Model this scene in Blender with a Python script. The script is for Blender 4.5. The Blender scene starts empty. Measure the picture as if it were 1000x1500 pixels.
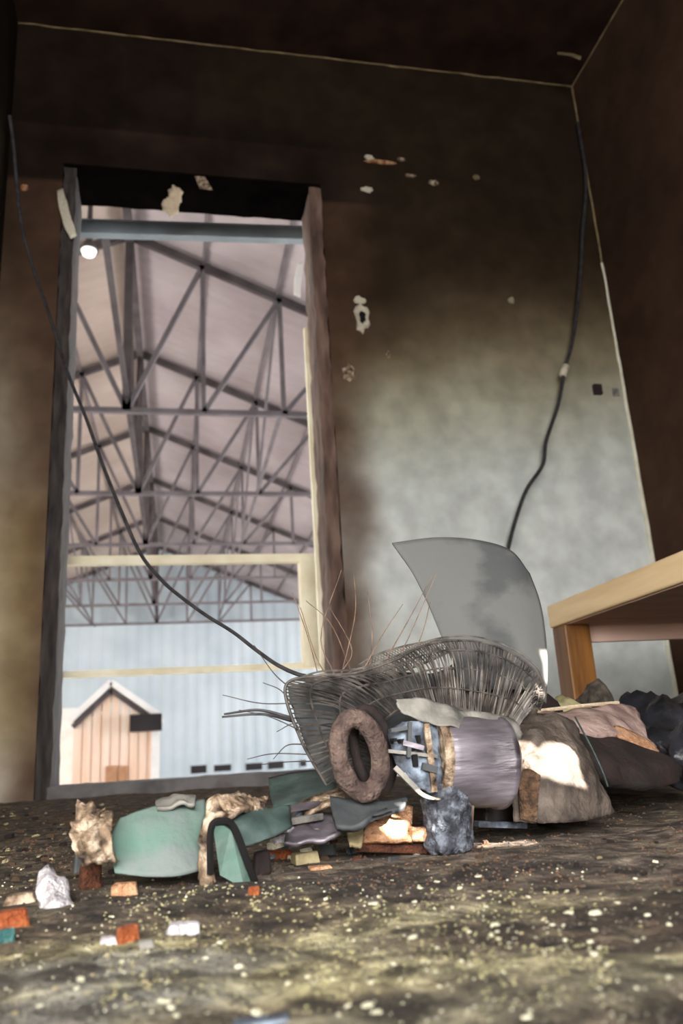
import bpy, math, random
import numpy as np
from mathutils import Vector, noise
from mathutils.geometry import tessellate_polygon

# ---------------------------------------------------------------- camera
H = 0.11                       # camera height above the floor
FPX = 1180.0
def _n(v): return v / np.linalg.norm(v)
def _d(px, py): return np.array([px - 500.0, 750.0 - py, -FPX])
RZ = _n(_d(258, -3250))
RY = _d(258, 1100); RY = _n(RY - RZ * RY.dot(RZ))
RX = np.cross(RY, RZ)
ROT = np.array([RX, RY, RZ])
C = bpy.context.scene.collection
cam = bpy.data.objects.new('camera', bpy.data.cameras.new('camera'))
C.objects.link(cam)
cam.data.sensor_fit = 'VERTICAL'; cam.data.sensor_height = 36.0
cam.data.lens = 36.0 * FPX / 1500.0
cam.data.clip_start = 0.02; cam.data.clip_end = 300
from mathutils import Matrix
M4 = Matrix([list(ROT[i]) + [(0, 0, H)[i]] for i in range(3)] + [[0, 0, 0, 1]])
cam.matrix_world = M4
cam.data.dof.use_dof = True; cam.data.dof.focus_distance = 1.05; cam.data.dof.aperture_fstop = 6.5
bpy.context.scene.camera = cam

# ---------------------------------------------------------------- light
sc = bpy.context.scene
sc.view_settings.view_transform = 'Standard'; sc.view_settings.look = 'None'
sc.view_settings.gamma = 1; sc.view_settings.use_curve_mapping = False
sc.view_settings.exposure = 0.0
w = bpy.data.worlds.new('sky'); sc.world = w; w.use_nodes = True
w.node_tree.nodes['Background'].inputs[0].default_value = (0.80, 0.90, 1.0, 1)
w.node_tree.nodes['Background'].inputs[1].default_value = 0.8
SUN = _n(np.array([0.36, -0.85, 0.40]))        # direction towards the sun
sl = bpy.data.lights.new('sun', 'SUN'); sl.energy = 60.0; sl.angle = math.radians(0.12); sl.color = (1, .93, .84)
so = bpy.data.objects.new('sun', sl); C.objects.link(so)
so.rotation_euler = Vector(SUN.tolist()).to_track_quat('Z', 'Y').to_euler()
def area(name, loc, target, sx, sy, power, col):
    l = bpy.data.lights.new(name, 'AREA'); l.shape = 'RECTANGLE'; l.size = sx; l.size_y = sy
    l.energy = power; l.color = col
    o = bpy.data.objects.new(name, l); C.objects.link(o); o.location = loc
    o.rotation_euler = (Vector(loc) - Vector(target)).to_track_quat('Z', 'Y').to_euler()
# daylight entering by the window in the wall behind the camera
area('rear_window_daylight', (0.0, -1.88, 0.98), (0.6, 3.2, 0.35), 0.95, 1.2, 148, (1.0, 0.98, 0.96))
# unseen fill lamp added by a made-up opening in the left wall
area('added_side_fill', (-0.74, -0.45, 0.72), (1.6, 2.2, 0.45), 1.0, 0.6, 40, (1.0, 0.97, 0.93))
# added fill lamps at the hangar sides, left open to brighten it
area('added_hangar_fill', (17, 22, 1.0), (0, 24, 4), 26, 7, 5400, (0.97, 0.94, 0.98))
area('added_hangar_fill.001', (-17, 20, 1.0), (0, 24, 4), 26, 7, 4000, (1.0, 0.93, 0.88))

# ---------------------------------------------------------------- helpers
def ray(px, py): return ROT @ _d(px, py)
def P(px, py, y):
    v = ray(px, py); return v / v[1] * y + np.array([0, 0, H])
def F(px, py, z=0.0):
    v = ray(px, py); return v * ((z - H) / v[2]) + np.array([0, 0, H])
def pxs(n, y): return n * y / 1230.0           # n photo pixels in metres at depth y
rng = random.Random(7)
ORG = {}
def link(name, verts, faces, mat, parent=None, origin=None, smooth=False, mats=None, fm=None):
    v = np.array(verts, float)
    if origin is None:
        if parent is not None: origin = ORG[parent.name]
        else: origin = np.array([(v[:, 0].min() + v[:, 0].max()) / 2, (v[:, 1].min() + v[:, 1].max()) / 2, v[:, 2].min()])
    origin = np.array(origin, float)
    me = bpy.data.meshes.new(name)
    me.from_pydata((v - origin).tolist(), [], faces); me.update()
    if mats:
        for m in mats: me.materials.append(m)
        for p, k in zip(me.polygons, fm): p.material_index = k
    else: me.materials.append(mat)
    if smooth:
        for p in me.polygons: p.use_smooth = True
    o = bpy.data.objects.new(name, me); C.objects.link(o)
    if parent is not None:
        o.parent = parent; o.location = (origin - ORG[parent.name]).tolist()
    else: o.location = origin.tolist()
    ORG[o.name] = origin
    return o
def tag(o, label, cat, group=None):
    o['label'] = label; o['category'] = cat
    if group: o['group'] = group
    return o
def empty(name, loc, label, cat, group=None):
    o = bpy.data.objects.new(name, None); C.objects.link(o); o.location = tuple(float(a) for a in loc)
    o.empty_display_size = .05
    ORG[o.name] = np.array(loc, float); return tag(o, label, cat, group)
def struct(o): o['kind'] = 'structure'; return o
class MB:
    def __init__(s): s.v = []; s.f = []
    def add(s, v, f):
        b = len(s.v); s.v += [tuple(map(float, q)) for q in v]; s.f += [tuple(i + b for i in q) for q in f]; return s
    def box(s, lo, hi):
        x0, y0, z0 = lo; x1, y1, z1 = hi
        return s.add([(x0,y0,z0),(x1,y0,z0),(x1,y1,z0),(x0,y1,z0),(x0,y0,z1),(x1,y0,z1),(x1,y1,z1),(x0,y1,z1)],
            [(3,2,1,0),(4,5,6,7),(0,1,5,4),(1,2,6,5),(2,3,7,6),(3,0,4,7)])
    def bar(s, a, b, wd, dp, up=(0,1,0)):      # rectangular bar from a to b; wd across, dp along 'up'
        a = np.array(a, float); b = np.array(b, float); t = _n(b - a); u = np.array(up, float)
        u = _n(u - t * u.dot(t)); r = np.cross(t, u)
        v = [e + r * i * wd / 2 + u * j * dp / 2 for e in (a, b) for i, j in ((-1,-1),(1,-1),(1,1),(-1,1))]
        return s.add(v, [(3,2,1,0),(4,5,6,7),(0,1,5,4),(1,2,6,5),(2,3,7,6),(3,0,4,7)])
    def tube(s, pts, r, n=6, cap=True):
        pts = [np.array(p, float) for p in pts]; m = len(pts); v = []; u = None
        for i, p in enumerate(pts):
            t = _n(pts[min(i + 1, m - 1)] - pts[max(i - 1, 0)])
            if u is None: u = _n(np.cross(t, (0.3, 0.2, 1)))
            u = _n(u - t * u.dot(t)); q = np.cross(t, u)
            rr = r[i] if hasattr(r, '__len__') else r
            v += [p + rr * (u * math.cos(2*math.pi*k/n) + q * math.sin(2*math.pi*k/n)) for k in range(n)]
        f = [(i*n + k, i*n + (k+1) % n, (i+1)*n + (k+1) % n, (i+1)*n + k) for i in range(m-1) for k in range(n)]
        if cap: f += [tuple(range(n))[::-1], tuple(range((m-1)*n, m*n))]
        return s.add(v, f)
    def build(s, name, mat, parent=None, **k): return link(name, s.v, s.f, mat, parent, **k)
def spline(pts, n):                             # Catmull-Rom through points (any dimension)
    p = np.array(pts, float); m = len(p)
    if m == 2: p2 = np.array([p[0]*2-p[1], p[0], p[1], p[1]*2-p[0]])
    else: p2 = np.vstack([p[0]*2 - p[1], p, p[-1]*2 - p[-2]])
    out = []
    for t in np.linspace(0, m - 1, n):
        i = min(int(t), m - 2); u = t - i; a, b, c, d = p2[i:i+4]
        out.append(.5*((2*b) + (c-a)*u + (2*a-5*b+4*c-d)*u*u + (3*b-a-3*c+d)*u**3))
    return np.array(out)
def curve(pts, n): return spline([P(*q) for q in pts], n)
def surf(rows, nu, nv):
    g = np.array([spline([P(*q) for q in r], nv) for r in rows])
    return np.array([spline(g[:, j], nu) for j in range(nv)]).transpose(1, 0, 2)
def sheet(name, rows, mat, parent=None, th=.002, nu=16, nv=20, amp=0, fr=30, rag=0, seed=0, origin=None, mats=None, flip=False, fine=0):
    g = surf(rows, nu, nv)
    du = np.gradient(g, axis=0); dv = np.gradient(g, axis=1)
    nr = np.cross(du, dv); nr /= (np.linalg.norm(nr, axis=2, keepdims=True) + 1e-12)
    if nr[nu//2, nv//2, 1] > 0: nr = -nr        # front faces the camera side
    for i in range(nu):
        for j in range(nv):
            q = g[i, j]
            if amp: g[i, j] = q + nr[i, j] * amp * noise.noise(Vector((q[0]*fr + seed, q[1]*fr, q[2]*fr)))
            if fine: g[i, j] = g[i, j] + nr[i, j] * fine * noise.noise(Vector((q[0]*fr*4 + seed, q[1]*fr*4, q[2]*fr*4)))
    if rag:
        ctr = g.mean(axis=(0, 1))
        for i in range(nu):
            for j in range(nv):
                if i in (0, nu-1) or j in (0, nv-1):
                    q = g[i, j]; g[i, j] = q + (ctr - q) * rag * (noise.noise(Vector((i*.7 + seed, j*.7, 3.1))) + .4)
    back = g - nr * th
    v = list(g.reshape(-1, 3)) + list(back.reshape(-1, 3)); N = nu * nv; f = []
    for i in range(nu - 1):
        for j in range(nv - 1):
            a = i*nv + j; f.append((a, a+1, a+nv+1, a+nv)); f.append((a+N+nv, a+nv+1+N, a+1+N, a+N))
    rim = [j for j in range(nv)] + [i*nv + nv-1 for i in range(1, nu)] + [(nu-1)*nv + j for j in range(nv-2, -1, -1)] + [i*nv for i in range(nu-2, 0, -1)]
    for k in range(len(rim)):
        a, b = rim[k], rim[(k+1) % len(rim)]; f.append((b, a, a+N, b+N))
    return link(name, v, f, mat, parent, smooth=True, origin=origin)
def poly_prism(name, pts, nrm, th, mat, parent=None, origin=None):   # outline of 3-D points, given thickness along nrm
    n = _n(np.array(nrm, float)); p = [np.array(q, float) for q in pts]; m = len(p)
    v = p + [q + n*th for q in p]
    tri = tessellate_polygon([[Vector(q.tolist()) for q in p]])
    f = [tuple(t) for t in tri] + [tuple(i + m for i in t)[::-1] for t in tri]
    f += [(i, (i+1) % m, (i+1) % m + m, i + m) for i in range(m)]
    return link(name, v, f, mat, parent, origin=origin)
def lump(name, c, r, mat, parent=None, amp=.35, fr=1.6, seed=0, nu=14, nv=20, ground=True, rot=0):
    """irregular solid around centre c with radii r"""
    v = []; f = []
    for i in range(nu + 1):
        th = math.pi * i / nu
        for j in range(nv):
            ph = 2*math.pi*j/nv
            d = np.array([math.sin(th)*math.cos(ph), math.sin(th)*math.sin(ph), math.cos(th)])
            k = 1 + amp * noise.noise(Vector((d*fr + seed).tolist())) + amp*.4*noise.noise(Vector((d*fr*3.1 + seed).tolist()))
            q = d * np.array(r) * k
            q = np.array([q[0]*math.cos(rot) - q[1]*math.sin(rot), q[0]*math.sin(rot) + q[1]*math.cos(rot), q[2]])
            v.append(q + np.array(c))
    for i in range(nu):
        for j in range(nv):
            a = i*nv + j; b = i*nv + (j+1) % nv; f.append((a, a+nv, b+nv, b))
    v = np.array(v)
    if ground: v[:, 2] += -v[:, 2].min()+ floor_z(c[0], c[1]) - .001
    return link(name, v, f, mat, parent, smooth=True)

# ---------------------------------------------------------------- materials
def lin(c): return tuple((x/255/12.92 if x/255 <= .04045 else ((x/255+.055)/1.055)**2.4) for x in c) + (1,)
def mat(name, c1, c2=None, scale=20, rough=.75, bump=.15, metal=0, c3=None, attr=None, detail=6, spec=.4, stretch=(1,1,1), sharp=(.35,.65), bscale=None, alpha=1, trans=0):
    m = bpy.data.materials.new(name); m.use_nodes = True; nt = m.node_tree; N = nt.nodes; L = nt.links
    b = N['Principled BSDF']; b.inputs['Roughness'].default_value = rough; b.inputs['Metallic'].default_value = metal
    b.inputs['Specular IOR Level'].default_value = spec
    tc = N.new('ShaderNodeTexCoord'); mp = N.new('ShaderNodeMapping'); mp.inputs['Scale'].default_value = stretch
    L.new(tc.outputs['Object'], mp.inputs['Vector'])
    nz = N.new('ShaderNodeTexNoise'); nz.inputs['Scale'].default_value = scale; nz.inputs['Detail'].default_value = detail
    L.new(mp.outputs[0], nz.inputs['Vector'])
    rp = N.new('ShaderNodeValToRGB'); e = rp.color_ramp.elements
    e[0].position, e[1].position = sharp; e[0].color = lin(c1); e[1].color = lin(c2 or c1)
    if c3: k = e.new(sum(sharp)/2); k.color = lin(c3)
    L.new(nz.outputs[0], rp.inputs[0]); col = rp.outputs[0]
    if attr:
        a = N.new('ShaderNodeAttribute'); a.attribute_name = attr
        mx = N.new('ShaderNodeMix'); mx.data_type = 'RGBA'; mx.blend_type = 'MULTIPLY'; mx.inputs[0].default_value = 1
        L.new(a.outputs['Color'], mx.inputs[6]); L.new(col, mx.inputs[7]); col = mx.outputs[2]
    L.new(col, b.inputs['Base Color'])
    if bump:
        nb = N.new('ShaderNodeTexNoise'); nb.inputs['Scale'].default_value = bscale or scale*3; nb.inputs['Detail'].default_value = 8
        L.new(mp.outputs[0], nb.inputs['Vector'])
        bp = N.new('ShaderNodeBump'); bp.inputs['Strength'].default_value = bump; bp.inputs['Distance'].default_value = .01
        L.new(nb.outputs[0], bp.inputs['Height']); L.new(bp.outputs[0], b.inputs['Normal'])
    if trans: b.inputs['Transmission Weight'].default_value = trans
    return m
m_wall = mat('sooty_plaster', (225,225,225), (255,255,255), 9, .95, .12, attr='stain_and_light', bscale=60, spec=.08)
m_floor = mat('ash_floor', (120,115,108), (255,255,255), 38, .9, .9, attr='stain_and_light', detail=10, bscale=90, sharp=(.36,.62))
m_ceil = mat('sooty_ceiling', (34,22,18), (52,36,28), 5, .95, .1, spec=.08)
m_char = mat('charred_wood', (34,30,30), (70,62,58), 14, .8, .5, stretch=(3,3,.5))
m_charred_red = mat('scorched_wood', (66,50,44), (122,98,86), 9, .8, .5, stretch=(2,2,.4), c3=(96,74,64))
m_black = mat('soot_black', (7,6,6), (15,12,11), 8, 1, .2, spec=0)
m_sill = mat('ash_grey_sill', (88,84,84), (120,116,115), 12, .8, .3)
m_cream = mat('lit_edge_cream', (214,200,170), (236,226,200), 6, .6, .1)
m_creamb = mat('weathered_cream_paint', (228,212,178), (250,240,214), 7, .6, .1)
m_steel = mat('grey_steel', (122,130,136), (152,160,166), 3, .5, .1, metal=.1)
m_truss = mat('dusty_truss_steel', (104,96,98), (128,120,122), 2, .7, .1)
m_trussd = mat('dark_truss_steel', (74,66,66), (98,90,90), 2, .8, .1)
m_roof = mat('roof_sheeting', (176,162,162), (202,190,190), .5, .8, .05)
m_roofw = mat('warm_roof_sheeting', (186,166,152), (206,188,174), .5, .8, .05)
m_endwall = mat('pale_blue_cladding', (184,198,204), (204,216,220), .4, .6, .05)
m_white = mat('white_paint', (236,234,230), (250,248,244), 3, .6, .05)
m_peach = mat('peach_planks', (244,206,176), (252,232,214), 1.5, .7, .1, stretch=(2,2,.3))
m_brownp = mat('brown_panel', (176,128,92), (196,150,112), 3, .7, .1)
m_dark = mat('dark_board', (30,24,26), (44,36,38), 2, .6, .1)
m_conc = mat('concrete', (150,146,140), (176,172,166), 2, .9, .1)
m_wire = mat('scorched_wire', (46,42,40), (94,87,82), 60, .6, .1, metal=.3)
m_wirel = mat('bright_wire', (70,66,62), (124,118,110), 60, .5, .1, metal=.3)
m_twig = mat('rusty_wire', (84,66,56), (128,104,90), 60, .7, .1)
m_blade = mat('grey_blade_plastic', (66,67,68), (88,88,86), 14, .7, .1, sharp=(.36,.5), spec=.2)
m_bladed = mat('sooty_blade_plastic', (48,51,53), (72,74,75), 26, .65, .2)
m_motor = mat('scorched_motor_shell', (52,47,50), (136,129,136), 18, .4, .3, metal=.3, stretch=(.5,.5,2.4), c3=(102,95,101))
m_motorb = mat('pale_blue_plastic', (44,46,50), (132,144,158), 44, .7, .5, c3=(84,92,104))
m_ring = mat('rusted_ring', (62,48,44), (106,88,80), 60, .9, .9, c3=(86,70,64))
m_ash = mat('ash_lump', (38,40,46), (120,126,136), 90, .8, .8, c3=(70,72,80))
m_flap = mat('brown_grey_shell', (50,42,38), (104,92,84), 30, .75, .6, c3=(80,70,62))
m_grey = mat('grey_sheet', (78,76,72), (140,136,128), 30, .7, .3)
m_teal = mat('teal_plastic', (88,120,106), (112,120,118), 12, .7, .4, sharp=(.4,.58), bscale=50, spec=.2)
m_teald = mat('sooty_teal_plastic', (40,52,50), (82,98,94), 22, .5, .2)
m_tan = mat('melted_tan_plastic', (50,38,30), (196,178,156), 60, .6, .8, c3=(136,114,92))
m_whitep = mat('white_porcelain', (158,150,154), (224,220,224), 130, .4, .7)
m_pink = mat('pinkish_stain', (196,130,140), (222,170,176), 30, .5, .1)
m_orange = mat('terracotta', (130,60,26), (158,88,46), 130, .85, .7)
m_orangel = mat('orange_fragment', (160,112,76), (206,160,124), 130, .8, .7)
m_bgrit = mat('brown_grit_mineral', (66,48,36), (116,88,66), 130, .85, .7)
m_brown = mat('rust_brown', (58,30,18), (96,54,32), 130, .85, .7)
m_tealf = mat('teal_fragment', (40,86,86), (66,110,108), 130, .7, .7)
m_chip = mat('cream_chip', (160,154,128), (212,208,184), 60, .6, .2)
m_chipt = mat('tan_chip', (116,104,76), (160,146,110), 60, .7, .2)
m_gritd = mat('dark_grit', (40,36,32), (84,74,64), 60, .9, .2)
m_grito = mat('olive_grit', (104,98,66), (160,152,112), 60, .8, .2)
m_wood = mat('yellow_pine', (214,180,132), (236,206,160), 8, .5, .1, stretch=(3,.3,3))
m_woodu = mat('bounce_lit_underside', (224,186,166), (238,204,186), 8, .7, .2, stretch=(.4,3,3))  # underside paled to stand in for light bounced off the floor
m_leg = mat('amber_wood', (92,56,16), (122,78,28), 10, .5, .15, stretch=(4,4,.4))
m_cord = mat('black_cord', (34,32,34), (60,58,60), 50, .6, .1)
m_bag = mat('black_plastic', (18,18,20), (42,42,48), 20, .35, .4)
m_burnt = mat('burnt_timber', (16,11,10), (40,27,24), 20, .85, .5)
m_scar = mat('bare_plaster', (196,184,160), (226,216,196), 130, .9, .7)
m_scarr = mat('scorched_plaster', (120,60,34), (190,150,110), 40, .9, .4)
m_foam = mat('cream_foam', (222,196,160), (240,222,196), 130, .9, .7)
m_hole = mat('hole_black', (8,7,7), (16,13,12), 8, .95, .1)

# ---------------------------------------------------------------- room
W = 3.2; T = .25
XR = P(955, 810, W)[0]; XL = P(22, 100, W)[0]; ZC = P(430, 80, W)[2]
YB = -1.9
def fbm(x, y, z=0, o=4):
    s = 0; a = 1
    for k in range(o): s += a*noise.noise(Vector((x, y, z))); x *= 2.1; y *= 2.1; a *= .5
    return s
def sm(a, b, x):
    t = min(1, max(0, (x-a)/(b-a))); return t*t*(3-2*t)
def mixc(a, b, t): return tuple(p + (q-p)*t for p, q in zip(a, b))
def paint(o, fn):
    me = o.data; at = me.color_attributes.new('stain_and_light', 'FLOAT_COLOR', 'POINT')
    org = ORG[o.name]
    buf = []
    for v in me.vertices:
        c = fn(v.co.x + org[0], v.co.y + org[1], v.co.z + org[2]); buf += lin(c)
    at.data.foreach_set('color', buf)
OX0 = P(50, 1150, W)[0]; OX1 = P(507, 900, W)[0]; OZ1 = P(85, 238, W)[2] 
def wall_col(x, y, z):
    # soot thick at the top and round the opening, clean plaster low down on the right
    n = fbm(x*1.3, z*1.3, 2); n2 = fbm(x*4, z*4, 7)
    h = z + (.05 + .10*sm(.8, 2.2, z))*n
    if x > .1:
        t = sm(.55, 2.75, h - .10*(x-1.4) )
        stops = [(0,(222,226,222)),(.22,(206,210,205)),(.45,(172,170,152)),(.60,(132,121,98)),(.74,(84,71,54)),(.87,(54,42,30)),(1,(44,34,24))]
    else:
        t = sm(-.5, 3.2, h)
        stops = [(0,(216,210,196)),(.2,(202,190,168)),(.4,(170,158,138)),(.6,(136,122,104)),(.75,(84,68,54)),(1,(38,28,21))]
    for (a, ca), (b, cb) in zip(stops, stops[1:]):
        if a <= t <= b: c = mixc(ca, cb, (t-a)/(b-a)); break
    e = max(OX0 - x, x - OX1, 0)                                   # distance from the opening's sides
    if z < OZ1 + .2:
        k = (1 - sm(0, .16 + .16*abs(n) + .10*max(0, z - .8), e)) * (.75 + .3*n2)
        c = mixc(c, (80,58,45), min(1, max(0, k)))
        if x < 0 and z < 1.4: c = mixc(c, (150,122,72), .4*(1 - sm(.02, .16, abs(e - .1)))*sm(0, .3, z)*(1-sm(.9, 1.4, z)))
    if z > OZ1 - .1: c = mixc(c, (26,19,16), .8*(1 - sm(0, .55, z - OZ1 + .1*n2))*(1 - sm(OX1 - .1, OX1 + .5, x)))
    c = mixc(c, (255,255,255), .03*n2) if n2 > 0 else mixc(c, (0,0,0), -(.04 + .08*sm(1, 2.2, z))*n2)
    return c
xs = sorted(set(list(np.linspace(XL, OX0, 14)) + list(np.linspace(OX0, OX1, 26)) + list(np.linspace(OX1, XR, 64))))
zs = sorted(set(list(np.linspace(-.02, OZ1, 100)) + list(np.linspace(OZ1, ZC, 44))))
v = [(x, W, z) for z in zs for x in xs]; nx = len(xs); f = []
for i in range(len(zs)-1):
    for j in range(nx-1):
        if xs[j] >= OX0 - 1e-6 and xs[j+1] <= OX1 + 1e-6 and zs[i+1] <= OZ1 + 1e-6: continue
        f.append((i*nx+j, i*nx+j+1, (i+1)*nx+j+1, (i+1)*nx+j))
mb = MB(); mb.v = v; mb.f = f
e = .002
mb.add([(OX0,W,0),(OX0,W+T,0),(OX0,W+T,OZ1),(OX0,W,OZ1),(OX1,W,0),(OX1,W+T,0),(OX1,W+T,OZ1),(OX1,W,OZ1)], [(0,1,2,3),(7,6,5,4),(3,2,6,7)])
mb.add([(XL,W+T,0),(OX0,W+T,0),(OX0,W+T,ZC),(XL,W+T,ZC)], [(3,2,1,0)])
mb.add([(OX1,W+T,0),(XR,W+T,0),(XR,W+T,ZC),(OX1,W+T,ZC)], [(3,2,1,0)])
mb.add([(OX0,W+T,OZ1),(OX1,W+T,OZ1),(OX1,W+T,ZC),(OX0,W+T,ZC)], [(3,2,1,0)])
wall = struct(mb.build('wall_back', m_wall)); paint(wall, wall_col)
# right wall
WX0, WX1, WZ0, WZ1 = .95, 2.0, .85, 1.95      # opening behind the camera, filled by the added sun mask board
def rcol(x, y, z):
    n = fbm(y*1.5, z*1.5, 5); return mixc((54,38,30), (84,62,48), min(1, max(0, .5 + .5*n)))
def grid_x(x, y0, y1, z0, z1, ny=30, nz=30):
    ys_ = np.linspace(y0, y1, ny); zs_ = np.linspace(z0, z1, nz)
    return [(x, a, b) for b in zs_ for a in ys_], [(i*ny+j, i*ny+j+1, (i+1)*ny+j+1, (i+1)*ny+j) for i in range(nz-1) for j in range(ny-1)]
mb = MB()
mb.add(*grid_x(XR, YB, W, -.03, ZC))
mb.add(*grid_x(XR+.12, YB, W+T, -.03, ZC, 2, 2))
mb.box((XR-.001, YB, ZC), (XR+.121, W+T, ZC+.02))
wr = struct(mb.build('wall_right', m_wall)); paint(wr, rcol)
mb = MB(); LY0, LY1, LZ0, LZ1 = -1.1, .15, .35, 1.1  # wall opening made up for the added side fill lamp
for x_, n_ in ((XL, 30), (XL-.12, 2)):
    for q in ((YB, LY0, -.03, ZC), (LY1, W, -.03, ZC), (LY0, LY1, -.03, LZ0), (LY0, LY1, LZ1, ZC)): mb.add(*grid_x(x_, *q, n_, n_))
wl = struct(mb.build('wall_left', m_wall)); paint(wl, lambda x, y, z: mixc((104,104,84), (44,36,28), sm(.6, 2.6, z + .3*fbm(y, z, 3))))
mb = MB()
BX0, BX1, BZ0, BZ1 = -.52, .52, .35, 1.6
mb.box((XL, YB-.1, 0), (BX0, YB, ZC)).box((BX1, YB-.1, 0), (WX0, YB, ZC)).box((WX1, YB-.1, 0), (XR, YB, ZC)).box((WX0, YB-.1, 0), (WX1, YB, WZ0)).box((WX0, YB-.1, WZ1), (WX1, YB, ZC)).box((BX0, YB-.1, 0), (BX1, YB, BZ0)).box((BX0, YB-.1, BZ1), (BX1, YB, ZC))
wf = struct(mb.build('wall_front', m_wall)); paint(wf, lambda x, y, z: mixc((150,146,134), (60,50,42), sm(.8, 2.6, z)))
mb = MB()
mb.add([(XL-.12,YB-.1,ZC),(XR+.12,YB-.1,ZC),(XR+.12,W+T,ZC),(XL-.12,W+T,ZC),(XL-.12,YB-.1,ZC+.15),(XR+.12,YB-.1,ZC+.15),(XR+.12,W+T,ZC+.15),(XL-.12,W+T,ZC+.15)],
       [(0,3,2,1),(4,5,6,7),(0,1,5,4),(1,2,6,5),(2,3,7,6),(3,0,4,7)])
struct(mb.build('ceiling', m_ceil))
# thin pale mortar lines where wall, ceiling and side wall meet
m_line = mat('pale_corner_filler', (104,86,58), (150,130,96), 14, .9, .2)
m_line2 = mat('clean_corner_filler', (196,190,168), (222,218,200), 10, .9, .2)
pts = [np.array([XL + (XR-XL)*k/40, W-.004, ZC-.004 + .006*fbm(k*.6, 1)]) for k in range(41)]
struct(MB().tube(pts, [.0035 + .003*abs(fbm(k*.9, 4)) for k in range(41)], 5).build('trim_1', m_line))
pts = [np.array([XR-.005 + .005*fbm(k*.5, 8), W-.005, .02 + (ZC-.03)*k/60]) for k in range(61)]
lo = [p for p in pts if p[2] < 2.42]; hi = [p for p in pts if p[2] > 2.38]
struct(MB().tube(lo, [.0125 - .006*sm(1, 2.4, p[2]) for p in lo], 5).build('trim_2', m_line2))
struct(MB().tube(hi, .005, 5).build('trim_3', m_line))
pts = [np.array([XR-.004, W - (W-1.2)*k/20, ZC-.004 + .005*fbm(k*.7, 3)]) for k in range(21)]
struct(MB().tube(pts, .0035, 5).build('trim_4', m_line))

# floor: one uneven ash-covered slab
def floor_z(x, y):
    return .0035*fbm(x*9, y*9, 1, 3) + .0020*fbm(x*40, y*40, 5, 2) + .004*sm(.9, 1.6, y)*fbm(x*5, y*5, 9, 2)
FX = [('e', F(480, 1400, 0), .34, .13, (188,178,132), 1.0), ('e', F(620, 1375), .20, .12, (176,168,136), .8),  # these ellipses paint a pool of light into the floor as yellow
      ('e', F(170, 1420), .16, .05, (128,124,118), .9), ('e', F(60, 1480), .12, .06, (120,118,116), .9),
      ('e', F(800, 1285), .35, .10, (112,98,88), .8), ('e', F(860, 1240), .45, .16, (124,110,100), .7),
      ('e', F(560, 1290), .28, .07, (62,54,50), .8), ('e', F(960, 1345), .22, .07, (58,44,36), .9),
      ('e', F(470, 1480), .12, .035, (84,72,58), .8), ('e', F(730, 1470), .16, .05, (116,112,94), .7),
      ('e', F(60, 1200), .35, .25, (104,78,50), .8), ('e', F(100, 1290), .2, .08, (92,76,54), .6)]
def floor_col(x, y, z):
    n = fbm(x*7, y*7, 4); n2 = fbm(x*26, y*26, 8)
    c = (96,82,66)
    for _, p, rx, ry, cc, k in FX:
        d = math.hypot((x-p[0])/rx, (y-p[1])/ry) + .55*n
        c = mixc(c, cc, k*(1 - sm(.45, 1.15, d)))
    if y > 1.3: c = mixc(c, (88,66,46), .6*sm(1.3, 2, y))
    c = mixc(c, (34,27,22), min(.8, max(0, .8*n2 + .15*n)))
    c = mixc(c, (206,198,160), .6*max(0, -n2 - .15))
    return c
ys = list(np.concatenate([np.arange(.18, 1.3, .0055), np.arange(1.3, W+.01, .025)])); ys[-1] = W
ys = [YB, -.5, 0] + ys + [W+T]
xsf = [XL, -1.0] + list(np.arange(-.62, .80, .0062)) + list(np.linspace(.83, XR, 34))
xsf = sorted(q for q in xsf if q >= XL and q <= XR)
nx = len(xsf); v = [(x, y, floor_z(x, y)) for y in ys for x in xsf]
f = [(i*nx+j, i*nx+j+1, (i+1)*nx+j+1, (i+1)*nx+j) for i in range(len(ys)-1) for j in range(nx-1)]
mb = MB(); mb.v = v; mb.f = f
mb.add([(XL,YB,-.1),(XR,YB,-.1),(XR,W+T,-.1),(XL,W+T,-.1),(XL,YB,-.02),(XR,YB,-.02),(XR,W+T,-.02),(XL,W+T,-.02)], [(0,1,2,3),(0,1,5,4),(2,3,7,6)])
fl = struct(mb.build('floor', m_floor, smooth=True)); paint(fl, floor_col)

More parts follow.
